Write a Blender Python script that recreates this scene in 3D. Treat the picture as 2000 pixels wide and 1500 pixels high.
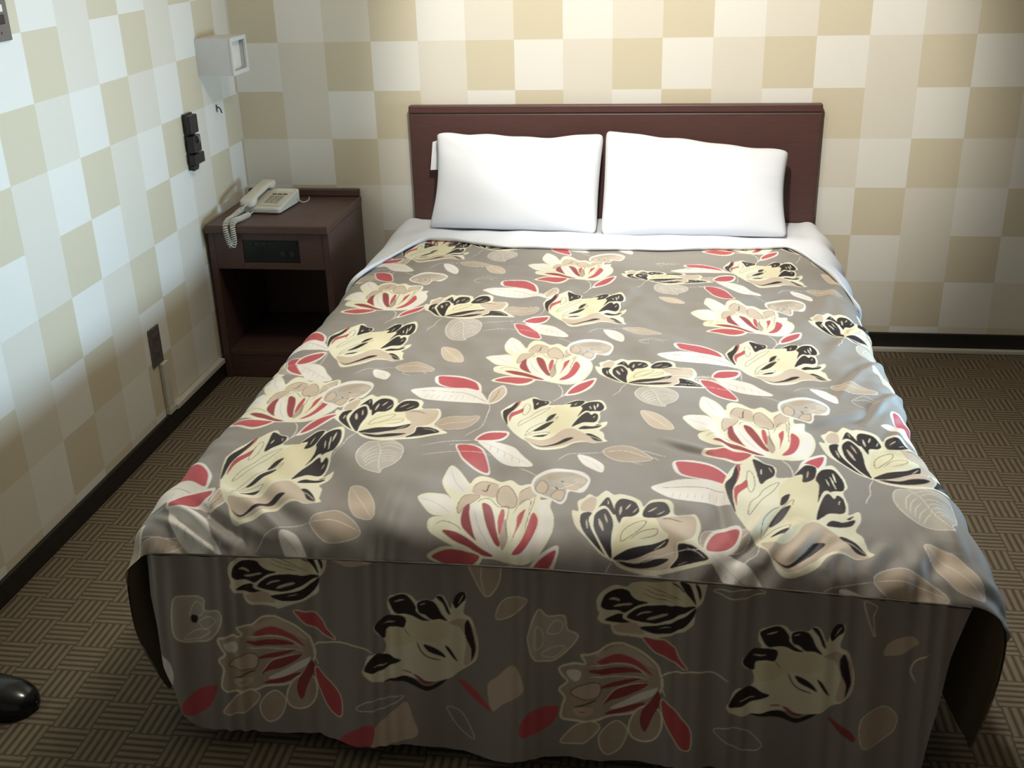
import bpy, bmesh, math
import numpy as np
from mathutils import Vector, Matrix

for o in list(bpy.data.objects):
    bpy.data.objects.remove(o)
SC = bpy.context.scene
COL = SC.collection

# ------------------------------------------------------------------ camera
def camera():
    yaw, pit, rol = 0.147778, 0.404086, -0.028423
    f = np.array([-math.sin(yaw)*math.cos(pit), math.cos(yaw)*math.cos(pit), -math.sin(pit)])
    r0 = np.array([math.cos(yaw), math.sin(yaw), 0.0]); u0 = np.cross(r0, f)
    r = math.cos(rol)*r0 + math.sin(rol)*u0
    u = -math.sin(rol)*r0 + math.cos(rol)*u0
    cd = bpy.data.cameras.new('camera'); cd.sensor_width = 36.0; cd.lens = 2133.89*36/2000
    cd.clip_start = 0.05; cd.clip_end = 50
    co = bpy.data.objects.new('camera', cd); COL.objects.link(co)
    m = Matrix.Identity(4)
    for i in range(3):
        m[i][0] = r[i]; m[i][1] = u[i]; m[i][2] = -f[i]
    m[0][3], m[1][3], m[2][3] = 1.5452, -3.8461, 1.4794
    co.matrix_world = m
    SC.camera = co
camera()

# ------------------------------------------------------------------ light
SC.view_settings.view_transform = 'Standard'
SC.view_settings.look = 'None'
SC.view_settings.gamma = 1.0
SC.view_settings.use_curve_mapping = False
SC.view_settings.exposure = 0.42

world = bpy.data.worlds.new('world'); SC.world = world; world.use_nodes = True
wb = world.node_tree.nodes['Background']
wb.inputs[0].default_value = (1.0, 0.95, 0.88, 1); wb.inputs[1].default_value = 0.10

def area(name, loc, target, size, power, color, shape='RECTANGLE', size_y=None, spread=180):
    ld = bpy.data.lights.new(name, 'AREA'); ld.shape = shape; ld.size = size
    if size_y: ld.size_y = size_y
    ld.energy = power; ld.color = color; ld.spread = math.radians(spread)
    o = bpy.data.objects.new(name, ld); COL.objects.link(o)
    o.location = loc
    d = Vector(target) - Vector(loc)
    o.rotation_euler = d.to_track_quat('-Z', 'Y').to_euler()
    return o
def spot(name, loc, target, power, color, angle, blend, radius):
    ld = bpy.data.lights.new(name, 'SPOT'); ld.energy = power; ld.color = color
    ld.spot_size = math.radians(angle); ld.spot_blend = blend; ld.shadow_soft_size = radius
    o = bpy.data.objects.new(name, ld); COL.objects.link(o); o.location = loc
    d = Vector(target) - Vector(loc)
    o.rotation_euler = d.to_track_quat('-Z', 'Y').to_euler()
    return o
dl = spot('bed_fill_spot', (1.60, -1.12, 2.36), (1.55, -1.40, 0.5), 68, (1.0, 0.985, 0.955), 80, 0.8, 0.09)  # added spot with no known fixture, brightens the bed top
dl.scale = (0.85, 1.0, 1.0)
area('cool_side_fill', (3.45, -1.35, 0.78), (0.0, -1.45, 0.90), 0.9, 9.6, (0.55, 0.79, 1.0), size_y=0.55, spread=62)  # added bluish fill aimed at the left wall; no window is modelled here
spot('head_wall_fill_spot', (1.42, -1.92, 2.34), (1.54, 0.0, 1.16), 150, (1.0, 0.955, 0.87), 53, 0.50, 0.05)  # added beam to brighten the wall behind the headboard, source unknown

cl = bpy.data.lights.new('room_fill', 'POINT'); cl.energy = 17; cl.color = (1.0, 0.94, 0.84); cl.shadow_soft_size = 0.15  # added weak fill that lifts walls and corner, no such lamp known
co = bpy.data.objects.new('room_fill', cl); COL.objects.link(co); co.location = (1.30, -1.25, 2.15)

# ------------------------------------------------------------------ helpers
def srgb(r, g, b):
    f = lambda c: (c/255)/12.92 if c/255 <= 0.04045 else (((c/255)+0.055)/1.055)**2.4
    return (f(r), f(g), f(b), 1.0)

def mat(name, col, rough=0.6, metal=0.0, spec=0.5, noise=0.0, nscale=60.0, bump=0.0, attr=None, stretch=None, sheen=0.0):
    m = bpy.data.materials.new(name); m.use_nodes = True
    nt = m.node_tree; N = nt.nodes; L = nt.links
    b = N['Principled BSDF']
    b.inputs['Roughness'].default_value = rough; b.inputs['Metallic'].default_value = metal
    b.inputs['Specular IOR Level'].default_value = spec
    if sheen: b.inputs['Sheen Weight'].default_value = sheen
    src = None
    if attr:
        a = N.new('ShaderNodeAttribute'); a.attribute_name = attr; src = a.outputs['Color']
    else:
        b.inputs['Base Color'].default_value = col
    if noise or bump:
        tc = N.new('ShaderNodeTexCoord'); mp = N.new('ShaderNodeMapping')
        if stretch: mp.inputs['Scale'].default_value = stretch
        L.new(tc.outputs['Object'], mp.inputs[0])
        nz = N.new('ShaderNodeTexNoise'); nz.inputs['Scale'].default_value = nscale
        nz.inputs['Detail'].default_value = 3
        L.new(mp.outputs[0], nz.inputs['Vector'])
        if noise:
            mr = N.new('ShaderNodeMapRange'); mr.inputs['From Min'].default_value = 0.25; mr.inputs['From Max'].default_value = 0.75
            mr.inputs['To Min'].default_value = 1-noise; mr.inputs['To Max'].default_value = 1+noise
            L.new(nz.outputs['Fac'], mr.inputs['Value'])
            mx = N.new('ShaderNodeMix'); mx.data_type = 'RGBA'; mx.blend_type = 'MULTIPLY'; mx.inputs[0].default_value = 1
            if src: L.new(src, mx.inputs[6])
            else: mx.inputs[6].default_value = col
            L.new(mr.outputs[0], mx.inputs[7])
            src = mx.outputs[2]
        if bump:
            bp = N.new('ShaderNodeBump'); bp.inputs['Strength'].default_value = bump; bp.inputs['Distance'].default_value = 0.002
            L.new(nz.outputs['Fac'], bp.inputs['Height']); L.new(bp.outputs[0], b.inputs['Normal'])
    if src: L.new(src, b.inputs['Base Color'])
    return m

def link(name, me, m, parent=None, smooth=False):
    if m is not None: me.materials.append(m)
    o = bpy.data.objects.new(name, me); COL.objects.link(o)
    if parent is not None: o.parent = parent
    if smooth:
        me.polygons.foreach_set('use_smooth', [True]*len(me.polygons))
    return o

def bmobj(name, bm, m, parent=None, smooth=False):
    me = bpy.data.meshes.new(name)
    bmesh.ops.recalc_face_normals(bm, faces=bm.faces[:])
    bm.to_mesh(me); bm.free()
    return link(name, me, m, parent, smooth)

def bx(bm, x0, x1, y0, y1, z0, z1, bev=0.0, seg=2):
    r = bmesh.ops.create_cube(bm, size=1.0)
    vs = r['verts']
    for v in vs:
        v.co = Vector((x0 if v.co.x < 0 else x1, y0 if v.co.y < 0 else y1, z0 if v.co.z < 0 else z1))
    if bev:
        es = list({e for v in vs for e in v.link_edges})
        bmesh.ops.bevel(bm, geom=es, offset=bev, segments=seg, affect='EDGES', profile=0.5)
    return bm

def box(name, x0, x1, y0, y1, z0, z1, m, parent=None, bev=0.0, seg=2):
    bm = bmesh.new(); bx(bm, x0, x1, y0, y1, z0, z1, bev, seg)
    return bmobj(name, bm, m, parent)

def boxes(name, lst, m, parent=None, bev=0.0):
    bm = bmesh.new()
    for b in lst: bx(bm, *b, bev)
    return bmobj(name, bm, m, parent)

def thing(name, label, cat, loc=(0, 0, 0), group=None):
    o = bpy.data.objects.new(name, None); COL.objects.link(o)
    o.empty_display_size = 0.05
    o['label'] = label; o['category'] = cat
    if group: o['group'] = group
    o['_loc'] = 0
    del o['_loc']
    return o
def tag(o, label, cat, group=None):
    o['label'] = label; o['category'] = cat
    if group: o['group'] = group
    return o
def struct(o):
    o['kind'] = 'structure'; return o

def base_at(root, loc):
    """put the empty at the thing's base; its parts keep their place"""
    root.location = loc
    for ch in root.children:
        ch.location = ch.location - Vector(loc)

def grid_mesh(name, P, colors=None, closed_u=False):
    """P: (n, m, 3) array of points -> smooth quad mesh; optional per-point colour attribute"""
    n, k, _ = P.shape
    idx = np.arange(n*k, dtype=np.int32).reshape(n, k)
    a, b, c, d = idx[:-1, :-1], idx[1:, :-1], idx[1:, 1:], idx[:-1, 1:]
    q = np.stack([a, b, c, d], -1).reshape(-1, 4)
    if closed_u:
        q = np.concatenate([q, np.stack([idx[-1, :-1], idx[0, :-1], idx[0, 1:], idx[-1, 1:]], -1).reshape(-1, 4)])
    me = bpy.data.meshes.new(name)
    me.vertices.add(n*k); me.vertices.foreach_set('co', P.astype(np.float32).ravel())
    nf = len(q)
    me.loops.add(nf*4); me.loops.foreach_set('vertex_index', q.astype(np.int32).ravel())
    me.polygons.add(nf); me.polygons.foreach_set('loop_start', np.arange(0, nf*4, 4, dtype=np.int32))
    try: me.polygons.foreach_set('loop_total', np.full(nf, 4, dtype=np.int32))
    except Exception: pass
    me.polygons.foreach_set('use_smooth', np.ones(nf, dtype=bool))
    me.update(calc_edges=True); me.validate()
    if colors is not None:
        ca = me.color_attributes.new('print', 'FLOAT_COLOR', 'POINT')
        c4 = np.ones((n*k, 4), np.float32); c4[:, :3] = colors.reshape(-1, 3)
        ca.data.foreach_set('color', c4.ravel())
    return me

def tube(pts, rad, n=8, name='tube'):
    """round tube through 3-D points (arrays), returns mesh"""
    P = np.asarray(pts, float); m = len(P)
    T = np.gradient(P, axis=0); T /= np.linalg.norm(T, axis=1)[:, None] + 1e-12
    ref = np.array([0.3, 0.2, 0.93]); A = np.cross(T, ref); A /= np.linalg.norm(A, axis=1)[:, None] + 1e-9
    B = np.cross(T, A)
    th = np.linspace(0, 2*np.pi, n, endpoint=False)
    R = np.broadcast_to(np.asarray(rad, float), (m,))
    G = P[None] + R[None, :, None]*(np.cos(th)[:, None, None]*A[None] + np.sin(th)[:, None, None]*B[None])
    return grid_mesh(name, G, closed_u=True)

# ------------------------------------------------------------------ materials
M_wall = mat('wallpaper', None, 0.75, spec=0.25, noise=0.035, nscale=350, bump=0.12, attr='tone')
M_wood = mat('dark_wood', srgb(80, 56, 50), 0.42, noise=0.22, nscale=9, stretch=(3, 3, 40), bump=0.04)
M_woodh = mat('dark_wood_headboard', srgb(80, 51, 47), 0.45, noise=0.15, nscale=7, stretch=(2, 3, 40), bump=0.03)
M_black = mat('black_skirting', srgb(30, 27, 24), 0.5, noise=0.2, nscale=40)
M_duct = mat('white_plastic_duct', srgb(196, 192, 180), 0.5, noise=0.04, nscale=30)
M_white = mat('white_linen', srgb(228, 231, 237), 0.85, spec=0.2, noise=0.015, nscale=500, bump=0.06)
M_phone = mat('cream_plastic', srgb(206, 202, 188), 0.45, noise=0.03, nscale=40)
M_key = mat('grey_key', srgb(172, 168, 152), 0.5, noise=0.03, nscale=40)
M_keyd = mat('dark_key_print', srgb(80, 78, 72), 0.5, noise=0.03, nscale=40)
M_lamp = mat('white_enamel', srgb(205, 205, 203), 0.5, noise=0.02, nscale=40)
M_lens = mat('frosted_lens', srgb(225, 222, 212), 0.35, noise=0.02, nscale=40)
M_blackp = mat('black_plastic', srgb(34, 30, 36), 0.38, noise=0.25, nscale=60)
M_metal = mat('brushed_steel', srgb(120, 114, 112), 0.42, metal=0.55, noise=0.06, nscale=50)
M_dark = mat('black_glass', srgb(16, 26, 26), 0.2, noise=0.1, nscale=30)
M_vinyl = mat('black_vinyl', srgb(14, 16, 18), 0.16, noise=0.1, nscale=60)
M_insole = mat('tan_insole', srgb(120, 100, 78), 0.7, noise=0.1, nscale=60)
M_base = mat('bed_base_cloth', srgb(40, 34, 30), 0.8, noise=0.1, nscale=80)
M_rwall = mat('low_bounce_brown', srgb(120, 104, 86), 0.9, noise=0.03, nscale=20)  # unseen right wall, made dark to cut bounce light on the foot panel
M_ceil = mat('ceiling_paint', srgb(225, 220, 208), 0.9, noise=0.02, nscale=30)

def carpet_mat():
    m = bpy.data.materials.new('basket_weave_carpet'); m.use_nodes = True
    nt = m.node_tree; N = nt.nodes; L = nt.links; b = N['Principled BSDF']
    b.inputs['Roughness'].default_value = 0.95; b.inputs['Specular IOR Level'].default_value = 0.1
    tc = N.new('ShaderNodeTexCoord'); sp = N.new('ShaderNodeSeparateXYZ'); L.new(tc.outputs['Object'], sp.inputs[0])
    def mth(op, a, bb=None, c=None):
        n = N.new('ShaderNodeMath'); n.operation = op
        for i, v in enumerate((a, bb, c)):
            if v is None: continue
            if isinstance(v, (int, float)): n.inputs[i].default_value = v
            else: L.new(v, n.inputs[i])
        return n.outputs[0]
    CELL = 0.086; NS = 5
    x = mth('DIVIDE', sp.outputs[0], CELL); y = mth('DIVIDE', sp.outputs[1], CELL)
    par = mth('FLOORED_MODULO', mth('ADD', mth('FLOOR', x), mth('FLOOR', y)), 2.0)
    sx = mth('FRACT', mth('MULTIPLY', x, NS)); sy = mth('FRACT', mth('MULTIPLY', y, NS))
    mixn = N.new('ShaderNodeMix'); L.new(par, mixn.inputs[0]); L.new(sx, mixn.inputs[2]); L.new(sy, mixn.inputs[3])
    s = mth('ABSOLUTE', mth('SUBTRACT', mixn.outputs[0], 0.5))       # 0 at ridge middle, .5 in groove
    nz = N.new('ShaderNodeTexNoise'); nz.inputs['Scale'].default_value = 420; L.new(tc.outputs['Object'], nz.inputs['Vector'])
    nz2 = N.new('ShaderNodeTexNoise'); nz2.inputs['Scale'].default_value = 45; L.new(tc.outputs['Object'], nz2.inputs['Vector'])
    s2 = mth('ADD', s, mth('MULTIPLY', mth('SUBTRACT', nz.outputs['Fac'], 0.5), 0.22))
    cr = N.new('ShaderNodeValToRGB'); L.new(s2, cr.inputs[0])
    e = cr.color_ramp.elements
    e[0].position = 0.12; e[0].color = srgb(124, 112, 94); e[1].position = 0.40; e[1].color = srgb(84, 74, 61)
    k = cr.color_ramp.elements.new(0.25); k.color = srgb(113, 101, 83)
    mx = N.new('ShaderNodeMix'); mx.data_type = 'RGBA'; mx.blend_type = 'MULTIPLY'; mx.inputs[0].default_value = 1
    mr = N.new('ShaderNodeMapRange'); mr.inputs['To Min'].default_value = 0.86; mr.inputs['To Max'].default_value = 1.14
    L.new(nz2.outputs['Fac'], mr.inputs['Value'])
    L.new(cr.outputs[0], mx.inputs[6]); L.new(mr.outputs[0], mx.inputs[7]); L.new(mx.outputs[2], b.inputs['Base Color'])
    bp = N.new('ShaderNodeBump'); bp.inputs['Strength'].default_value = 0.6; bp.inputs['Distance'].default_value = 0.003
    L.new(mth('SUBTRACT', 0.5, s2), bp.inputs['Height']); L.new(bp.outputs[0], b.inputs['Normal'])
    return m
M_carpet = carpet_mat()

# ------------------------------------------------------------------ room
CS = 0.1675                                     # one wallpaper check
TONE = {'W': srgb(222, 220, 212), 'M': srgb(214, 209, 196), 'D': srgb(204, 195, 171)}
def tone_rows(spec, lo, hi):
    """row -> (phase of the white check, order) expanded to a function of the column"""
    return spec
BACK = {-1: (1, 'WMD'), 0: (1, 'WMD'), 1: (0, 'WMD'), 2: (2, 'WDM'), 3: (1, 'WDM'), 4: (0, 'WDM'), 5: (1, 'WMD'), 6: (0, 'WMD')}
LEFT = {-1: (0, 'WMD'), 0: (2, 'WDM'), 1: (1, 'WDM'), 2: (0, 'WDM'), 3: (1, 'WMD'), 4: (0, 'WMD'), 5: (2, 'WDM'), 6: (1, 'WDM')}
def wall_checks(name, us, zs, cell, place, thick_dir):
    """grid of printed checks on the room face, with a solid back"""
    bm = bmesh.new(); cl = bm.loops.layers.float_color.new('tone')
    vv = {}
    for i, u in enumerate(us):
        for j, z in enumerate(zs):
            vv[i, j] = bm.verts.new(place(u, z))
    for i in range(len(us)-1):
        for j in range(len(zs)-1):
            f = bm.faces.new((vv[i, j], vv[i+1, j], vv[i+1, j+1], vv[i, j+1]))
            c = TONE[cell(0.5*(us[i]+us[i+1]), 0.5*(zs[j]+zs[j+1]))]
            for l in f.loops: l[cl] = c
    g = bmesh.ops.extrude_face_region(bm, geom=bm.faces[:])
    bmesh.ops.translate(bm, vec=thick_dir, verts=[v for v in g['geom'] if isinstance(v, bmesh.types.BMVert)])
    return struct(bmobj(name, bm, M_wall))
RX, RY, RZ = 3.55, -4.6, 2.40
X0B = 6.0468*CS; ZB = 6.5305*CS
def lines(a, off, lo, hi):
    ks = np.arange(math.floor((lo-off)/CS)-1, math.ceil((hi-off)/CS)+2)
    v = [lo] + [off+k*CS for k in ks if lo+1e-4 < off+k*CS < hi-1e-4] + [hi]
    return v
def cell_back(x, z):
    k = math.floor((x-X0B)/CS); r = -math.floor((z-ZB)/CS) - 1 + 1
    r = math.ceil((ZB-z)/CS)
    w, o = BACK.get(r, ((r*2) % 3, 'WMD' if r % 2 else 'WDM'))
    return o[(k-w) % 3]
wall_checks('wall_back', lines(0, X0B, 0.0, RX), lines(0, ZB, 0.0, RZ), cell_back, lambda u, z: (u, 0.0, z), (0, 0.08, 0))
Y0L = -7.7363*CS; ZL = 6.4931*CS
def cell_left(y, z):
    k = math.floor((y-Y0L)/CS); r = math.ceil((ZL-z)/CS)
    w, o = LEFT.get(r, ((r*2) % 3, 'WDM' if r % 2 else 'WMD'))
    return o[(k-w) % 3]
wall_checks('wall_left', lines(0, Y0L, RY, 0.0), lines(0, ZL, 0.0, RZ), cell_left, lambda u, z: (0.0, u, z), (-0.08, 0, 0))
struct(box('wall_right', RX, RX+0.08, RY, 0.08, 0.0, RZ, M_rwall))
fl = struct(box('floor', -0.08, RX+0.08, RY, 0.08, -0.08, 0.0, M_carpet))
struct(box('ceiling', -0.08, RX+0.08, RY, 0.08, RZ, RZ+0.08, M_ceil))
struct(box('baseboard_back', 0.012, RX, -0.012, -0.0005, 0.0005, 0.066, M_black, bev=0.002))
struct(box('baseboard_left', 0.0005, 0.012, RY, -0.0005, 0.0005, 0.060, M_black, bev=0.002))

# white cable duct lying along the foot of the back wall
d = thing('cable_duct', 'thin white cable duct lying on the carpet along the back wall, right of the bed', 'cable duct')
bm = bmesh.new(); bx(bm, 0.46, RX-0.01, -0.034, -0.0135, 0.0005, 0.015, 0.002); bmobj('duct_cover', bm, M_duct, d)
box('duct_end_cap', 0.452, 0.46, -0.035, -0.013, 0.0005, 0.0158, M_duct, d, 0.001)
base_at(d, (0.46, -0.024, 0))
# white duct from the wall outlet down and along the baseboard to the bedside cabinet
d = thing('cable_duct', 'white plastic cable duct running from the grey wall outlet down and along the left skirting', 'cable duct')
box('vertical_duct', 0.0005, 0.014, -0.893, -0.852, 0.060, 0.233, M_duct, d, 0.003)
box('horizontal_duct', 0.0005, 0.022, -0.850, -0.452, 0.0605, 0.079, M_duct, d, 0.003)
box('elbow_cover', 0.0005, 0.0155, -0.894, -0.838, 0.0605, 0.082, M_duct, d, 0.003)
base_at(d, (0.0, -0.872, 0.06))

# grey outlet plate
t = thing('wall_outlet', 'grey metal double socket plate low on the left wall above the white duct', 'outlet')
box('plate', 0.0005, 0.006, -0.932, -0.862, 0.235, 0.357, M_metal, t, 0.002)
for z in (0.268, 0.318):
    s = box('socket', 0.0055, 0.0075, -0.915, -0.879, z-0.017, z+0.017, M_metal, t, 0.002)
    for y in (-0.904, -0.891):
        box('slot', 0.007, 0.0079, y-0.0015, y+0.0015, z-0.007, z+0.007, M_blackp, s)
for z in (0.242, 0.350):
    bm = bmesh.new(); bmesh.ops.create_cone(bm, cap_ends=True, segments=12, radius1=0.003, radius2=0.0025, depth=0.002, matrix=Matrix.Translation((0.0068, -0.897, z)) @ Matrix.Rotation(math.pi/2, 4, 'Y'))
    bmobj('screw', bm, M_metal, t)
base_at(t, (0, -0.897, 0.235))

# switch plate, cut by the left edge of the picture
t = thing('switch_plate', 'grey metal switch plate high on the left wall at the picture corner', 'switch')
box('plate', 0.0005, 0.007, -1.46, -1.344, 1.243, 1.36, M_metal, t, 0.002)
box('rocker', 0.0065, 0.012, -1.43, -1.368, 1.281, 1.302, M_blackp, t, 0.002)
box('indicator_window', 0.0065, 0.009, -1.43, -1.366, 1.308, 1.324, M_lens, t, 0.001)
bm = bmesh.new(); bmesh.ops.create_cone(bm, cap_ends=True, segments=12, radius1=0.0032, radius2=0.0028, depth=0.002, matrix=Matrix.Translation((0.0078, -1.383, 1.262)) @ Matrix.Rotation(math.pi/2, 4, 'Y'))
bmobj('screw', bm, M_metal, t)
base_at(t, (0, -1.40, 1.243))

# wall lamp: white box with a framed opening towards the bed
t = thing('wall_lamp', 'white box shaped reading lamp fixed on the left wall near the corner', 'lamp')
Ya, Yb, Za, Zb, Xf = -0.303, -0.165, 1.022, 1.139, 0.118
bm = bmesh.new()
bx(bm, 0.0005, Xf, Ya, Yb, Zb-0.006, Zb); bx(bm, 0.0005, Xf, Ya, Yb, Za, Za+0.006)
bx(bm, 0.0005, Xf, Ya, Ya+0.006, Za+0.006, Zb-0.006); bx(bm, 0.0005, Xf, Yb-0.006, Yb, Za+0.006, Zb-0.006)
bx(bm, 0.0005, 0.008, Ya+0.006, Yb-0.006, Za+0.006, Zb-0.006)
bmobj('housing', bm, M_lamp, t)
bm = bmesh.new()
for b in ((Xf, Xf+0.006, Ya-0.001, Yb+0.001, Zb-0.012, Zb+0.001), (Xf, Xf+0.006, Ya-0.001, Yb+0.001, Za-0.001, Za+0.012),
          (Xf, Xf+0.006, Ya-0.001, Ya+0.012, Za+0.012, Zb-0.012), (Xf, Xf+0.006, Yb-0.012, Yb+0.001, Za+0.012, Zb-0.012)):
    bx(bm, *b)
bmobj('front_frame', bm, M_lamp, t)
box('lens', Xf-0.022, Xf-0.016, Ya+0.0065, Yb-0.0065, Za+0.0065, Zb-0.0065, M_lens, t, 0.002)
base_at(t, (0, (Ya+Yb)/2, Za))
# small dark hook under the lamp
t = thing('wall_hook', 'tiny dark hook on the left wall just under the white reading lamp', 'hook')
box('hook_plate', 0.0005, 0.003, -0.196, -0.188, 0.888, 0.912, M_metal, t, 0.001)
link('hook_arm', tube([(0.002, -0.192, 0.904), (0.010, -0.192, 0.902), (0.015, -0.192, 0.896), (0.016, -0.192, 0.888), (0.019, -0.192, 0.884)], 0.0022, 8, 'hook_arm'), M_blackp, t)
base_at(t, (0, -0.192, 0.888))

# black holder on the wall above the cabinet
t = thing('flashlight_holder', 'black plastic holder mounted upright on the left wall above the cabinet', 'holder')
box('back_plate', 0.0005, 0.012, -0.478, -0.418, 0.745, 0.925, M_blackp, t, 0.003)
box('upper_block', 0.0115, 0.030, -0.486, -0.424, 0.862, 0.921, M_blackp, t, 0.004)
box('middle_block', 0.0115, 0.034, -0.488, -0.428, 0.803, 0.857, M_blackp, t, 0.004)
box('lower_block', 0.0115, 0.033, -0.490, -0.412, 0.764, 0.799, M_blackp, t, 0.004)
box('bottom_tab', 0.0115, 0.022, -0.484, -0.446, 0.745, 0.762, M_blackp, t, 0.003)
link('clip', tube([(0.03, -0.456, 0.856), (0.039, -0.456, 0.853), (0.041, -0.456, 0.842), (0.036, -0.456, 0.832)], 0.004, 8, 'clip'), M_metal, t)
base_at(t, (0, -0.45, 0.745))

# ------------------------------------------------------------------ bedside cabinet
t = thing('nightstand', 'dark brown wooden bedside cabinet with open niche in the corner', 'nightstand')
nx0, nx1, ny0, ny1 = 0.014, 0.436, -0.445, -0.016
box('top', nx0-0.003, nx1+0.002, ny0-0.006, ny1, 0.527, 0.556, M_wood, t, 0.004)
box('back_rail', nx0+0.002, nx1, ny1-0.020, ny1, 0.5565, 0.584, M_wood, t, 0.004)
box('side_panel', nx0, nx0+0.022, ny0+0.006, ny1, 0.001, 0.5265, M_wood, t, 0.002)
box('side_panel', nx1-0.022, nx1, ny0+0.006, ny1, 0.001, 0.5265, M_wood, t, 0.002)
box('back_panel', nx0+0.0225, nx1-0.0225, ny1-0.010, ny1-0.002, 0.105, 0.5265, M_wood, t)
box('niche_floor', nx0+0.0225, nx1-0.0225, ny0+0.012, ny1-0.0105, 0.085, 0.103, M_wood, t, 0.001)
box('plinth', nx0+0.0225, nx1-0.0225, ny0+0.014, ny0+0.032, 0.001, 0.0845, M_wood, t, 0.001)
box('niche_ceiling', nx0+0.0225, nx1-0.0225, ny0+0.03, ny1-0.0105, 0.402, 0.412, M_wood, t)
fr = boxes('front_panel', [(nx0+0.0225, 0.132, ny0+0.008, ny0+0.024, 0.402, 0.5265), (0.330, nx1-0.0225, ny0+0.008, ny0+0.024, 0.402, 0.5265),
      (0.1325, 0.3295, ny0+0.008, ny0+0.024, 0.402, 0.424), (0.1325, 0.3295, ny0+0.008, ny0+0.024, 0.503, 0.5265)], M_wood, t, 0.0006)
cp = box('control_panel', 0.1335, 0.3285, ny0+0.013, ny0+0.022, 0.425, 0.502, M_dark, t, 0.001)
for i in range(4):
    box('button', 0.150+i*0.024, 0.166+i*0.024, ny0+0.011, ny0+0.0135, 0.486, 0.493, M_blackp, cp, 0.0008)
for i in range(2):
    bm = bmesh.new(); bmesh.ops.create_cone(bm, cap_ends=True, segments=20, radius1=0.010, radius2=0.009, depth=0.008, matrix=Matrix.Translation((0.272+i*0.032, ny0+0.0095, 0.455)) @ Matrix.Rotation(math.pi/2, 4, 'X'))
    bmobj('dial', bm, M_blackp, cp)
base_at(t, ((nx0+nx1)/2, (ny0+ny1)/2, 0))

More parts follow.
